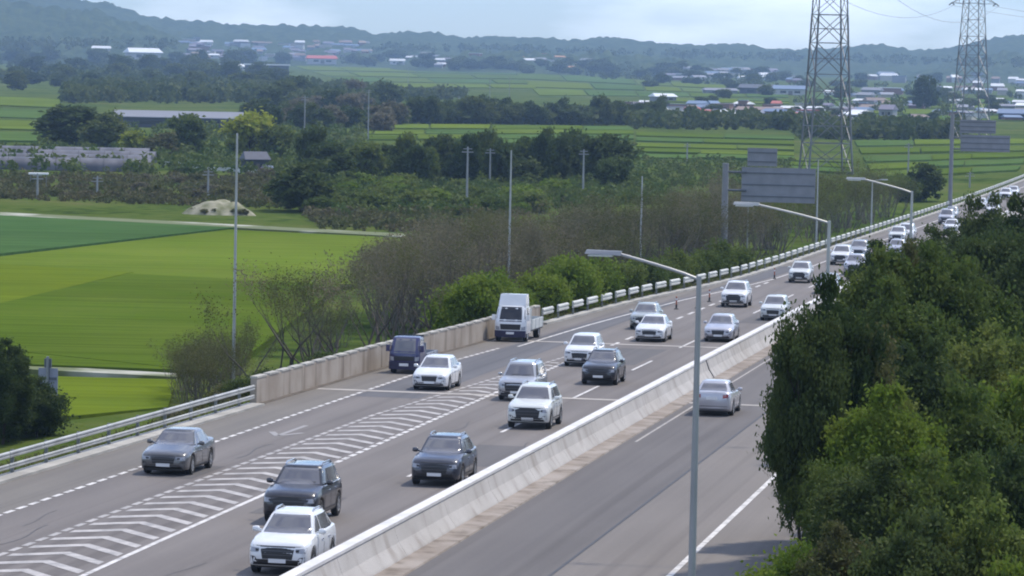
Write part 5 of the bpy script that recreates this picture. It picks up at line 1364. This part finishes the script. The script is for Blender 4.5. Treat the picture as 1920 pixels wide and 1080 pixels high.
for (x0, x1), (y0, y1), cnt, (w0, w1), (h0, h1), rf, gname in zones:
    for k in range(cnt):
        x = R_.uniform(x0, x1); r_ = R_.choice(rf); sl = (x - x0) * .02
        wl = R_.choice(('white', 'cream', 'grey', 'brick'))
        house(x, R_.uniform(y0, y1) + sl, R_.uniform(w0, w1), R_.uniform(h0, h1), R_.uniform(7, 11), wl, r_, f'small distant house with {r_} roof in the {gname}', 'house', 'house', f'{r_} roofed houses of the {gname}', flat=R_.random() < .25, detail=y0 > 180)
# long film greenhouses at the left
gh_m = mat('greenhouse_film', (0.13, 0.13, 0.15), rough=0.6, var=0.5, scale=0.3, c2=(0.055, 0.058, 0.075), stretch=(1, .3, 1)); gh_end = mat('greenhouse_end', (0.05, 0.055, 0.065), rough=0.7)
for k, (x, y, ln) in enumerate(((112, 296, 46), (118, 303, 46), (122, 311, 42), (126, 319, 40))):
    P = hit(x, y); sc = ppm(P)
    root = thing('greenhouse', ['rearmost', 'third', 'second', 'foremost'][k] + ' grey film greenhouse tunnel of the row beside the weedy bank', 'greenhouse', P, -math.atan2(P.x, P.y) - .06)
    h = 2.4; hw = 3.0; b = MB(); G = []
    for i in range(13):
        a = math.pi * i / 12; G.append([(xx, -math.cos(a) * hw, math.sin(a) ** .8 * h) for xx in (-ln * .5, -ln * .25, 0, ln * .25, ln * .5 - 4)])
    b.grid(G); b.build('film_cover', gh_m, root, smooth=60)
    for sg in (0, -1):
        b = MB(); xx = G[0][sg][0]; b.add([(xx, r[sg][1], r[sg][2]) for r in G], [tuple(range(13))]); b.build('end_wall', gh_end, root)
    for i in range(9):
        b = MB(); xx = -ln * .5 + (ln - 4) * i / 8
        for q in range(12): b.bar((xx, G[q][0][1] * 1.012, G[q][0][2] * 1.012), (xx, G[q + 1][0][1] * 1.012, G[q + 1][0][2] * 1.012), .12)
        b.build('hoop', gh_end, root)
# pale mound
P = hit(410, 402); sc = ppm(P)
root = thing('earth_mound', 'low pale earth mound with a light rim and weedy front', 'mound', P, 0)
b = MB(); G = []
for i in range(11):
    row = []
    for j in range(29):
        a = 2 * math.pi * j / 28; r = i / 10
        z = 2.3 * (1 - r ** 2.2) * (.9 + .25 * mnoise.noise((r * 3 * math.cos(a), r * 3 * math.sin(a), 4)))
        row.append((5.4 * r * math.cos(a), 4.2 * r * math.sin(a), z - .15))
    G.append(row)
b.grid(G); b.build('soil', mat('mound_soil', (0.34, 0.32, 0.24), rough=0.95, c2=(0.11, 0.12, 0.05), scale=0.5, detail=6), root, smooth=70)
for k in range(16):
    a = R_.uniform(0, 6.28); r = R_.uniform(.3, .95)
    tree('fbush', P + Vector((5.2 * r * math.cos(a), -abs(4.0 * r * math.sin(a)), .2)), .6, .7, lf_olive, 'weed_bush', 'small weed tuft on the front of the pale mound', 'bush', 'weeds on the pale mound')
# canopy, low fence, parked car of the farm yard
P = hit(72, 352); sc = ppm(P); root = thing('canopy', 'small white topped canopy on thin legs beside the weedy bank', 'canopy', P, .1)
for sx in (-1.3, 1.3):
    for sy in (-.8, .8): b = MB(); b.tube((sx, sy, -.3), (sx, sy, 2.2), .05, .05, 6); b.build('leg', galvd, root)
b = MB(); b.box(-1.6, 1.6, -1.1, 1.1, 2.2, 2.45); b.build('roof', ROOFM['white'], root)
for x, y, w in ((365, 318, 5), (418, 323, 6), (460, 326, 4.5), (325, 312, 4)):
    P = hit(x, y); root = thing('low_fence', 'low white fence panel in front of the farm yard', 'fence', P, -math.atan2(P.x, P.y) - .05, 'white fence panels of the farm yard')
    b = MB(); b.box(-w/2, w/2, -.05, .05, .25, .95); b.build('board', ROOFM['white'], root)
    for xx in (-w/2 + .2, w/2 - .2): b = MB(); b.box(xx - .06, xx + .06, -.12, -.052, -.2, 1.0); b.build('post', galvd, root)
P = hit(503, 325); place_car('hatch', 'black', P, 1.2, 'black hatchback parked in the farm yard beside the dark tree', 'hatchback_car')

# ------------------------------------------------------------------ grass on the verges (nobody could count it)
def tufts(name, label, n, samp, size, leaf):
    rng = np.random.default_rng(3); C = []
    for _ in range(n):
        p = samp(); C.append((p[0], p[1], p[2] + random.uniform(0, .25)))
    o = obj(name, leaf_mesh(name, np.array(C), size, up=-.2, aspect=.25, rng=rng), leaf); return tag(o, label, 'grass', kind='stuff')
def left_verge():
    s = random.uniform(70, 420); t = TL(s) + 1.0 + random.random() ** 1.5 * 14; p = gp(s, t); return p
tufts('grass', 'rough grass growing on the embankment outside the exit lane', 45000, left_verge, .16, lf_olive)
def right_verge():
    s = random.uniform(62, 300); t = 9.4 - random.random() * 9; return gp(s, t)
tufts('undergrowth', 'weedy undergrowth on the wooded bank', 26000, right_verge, .20, lf_mid)

# ------------------------------------------------------------------ haze
b = MB(); b.box(-1900, 2300, -40, 8200, -4.0, 190); hz = b.build('haze', None); tag(hz, 'thin pale blue haze in the air over the plain', 'haze', kind='stuff')
hm = bpy.data.materials.new('haze_air'); hm.use_nodes = True; t_ = hm.node_tree; t_.nodes.clear()
ho = t_.nodes.new('ShaderNodeOutputMaterial'); pv = t_.nodes.new('ShaderNodeVolumePrincipled')
pv.inputs['Color'].default_value = (0.46, 0.69, 1.0, 1); pv.inputs['Density'].default_value = 0.98e-4; pv.inputs['Anisotropy'].default_value = 0.2
t_.links.new(pv.outputs[0], ho.inputs['Volume']); hz.data.materials.append(hm)
print('objects', len(bpy.data.objects))
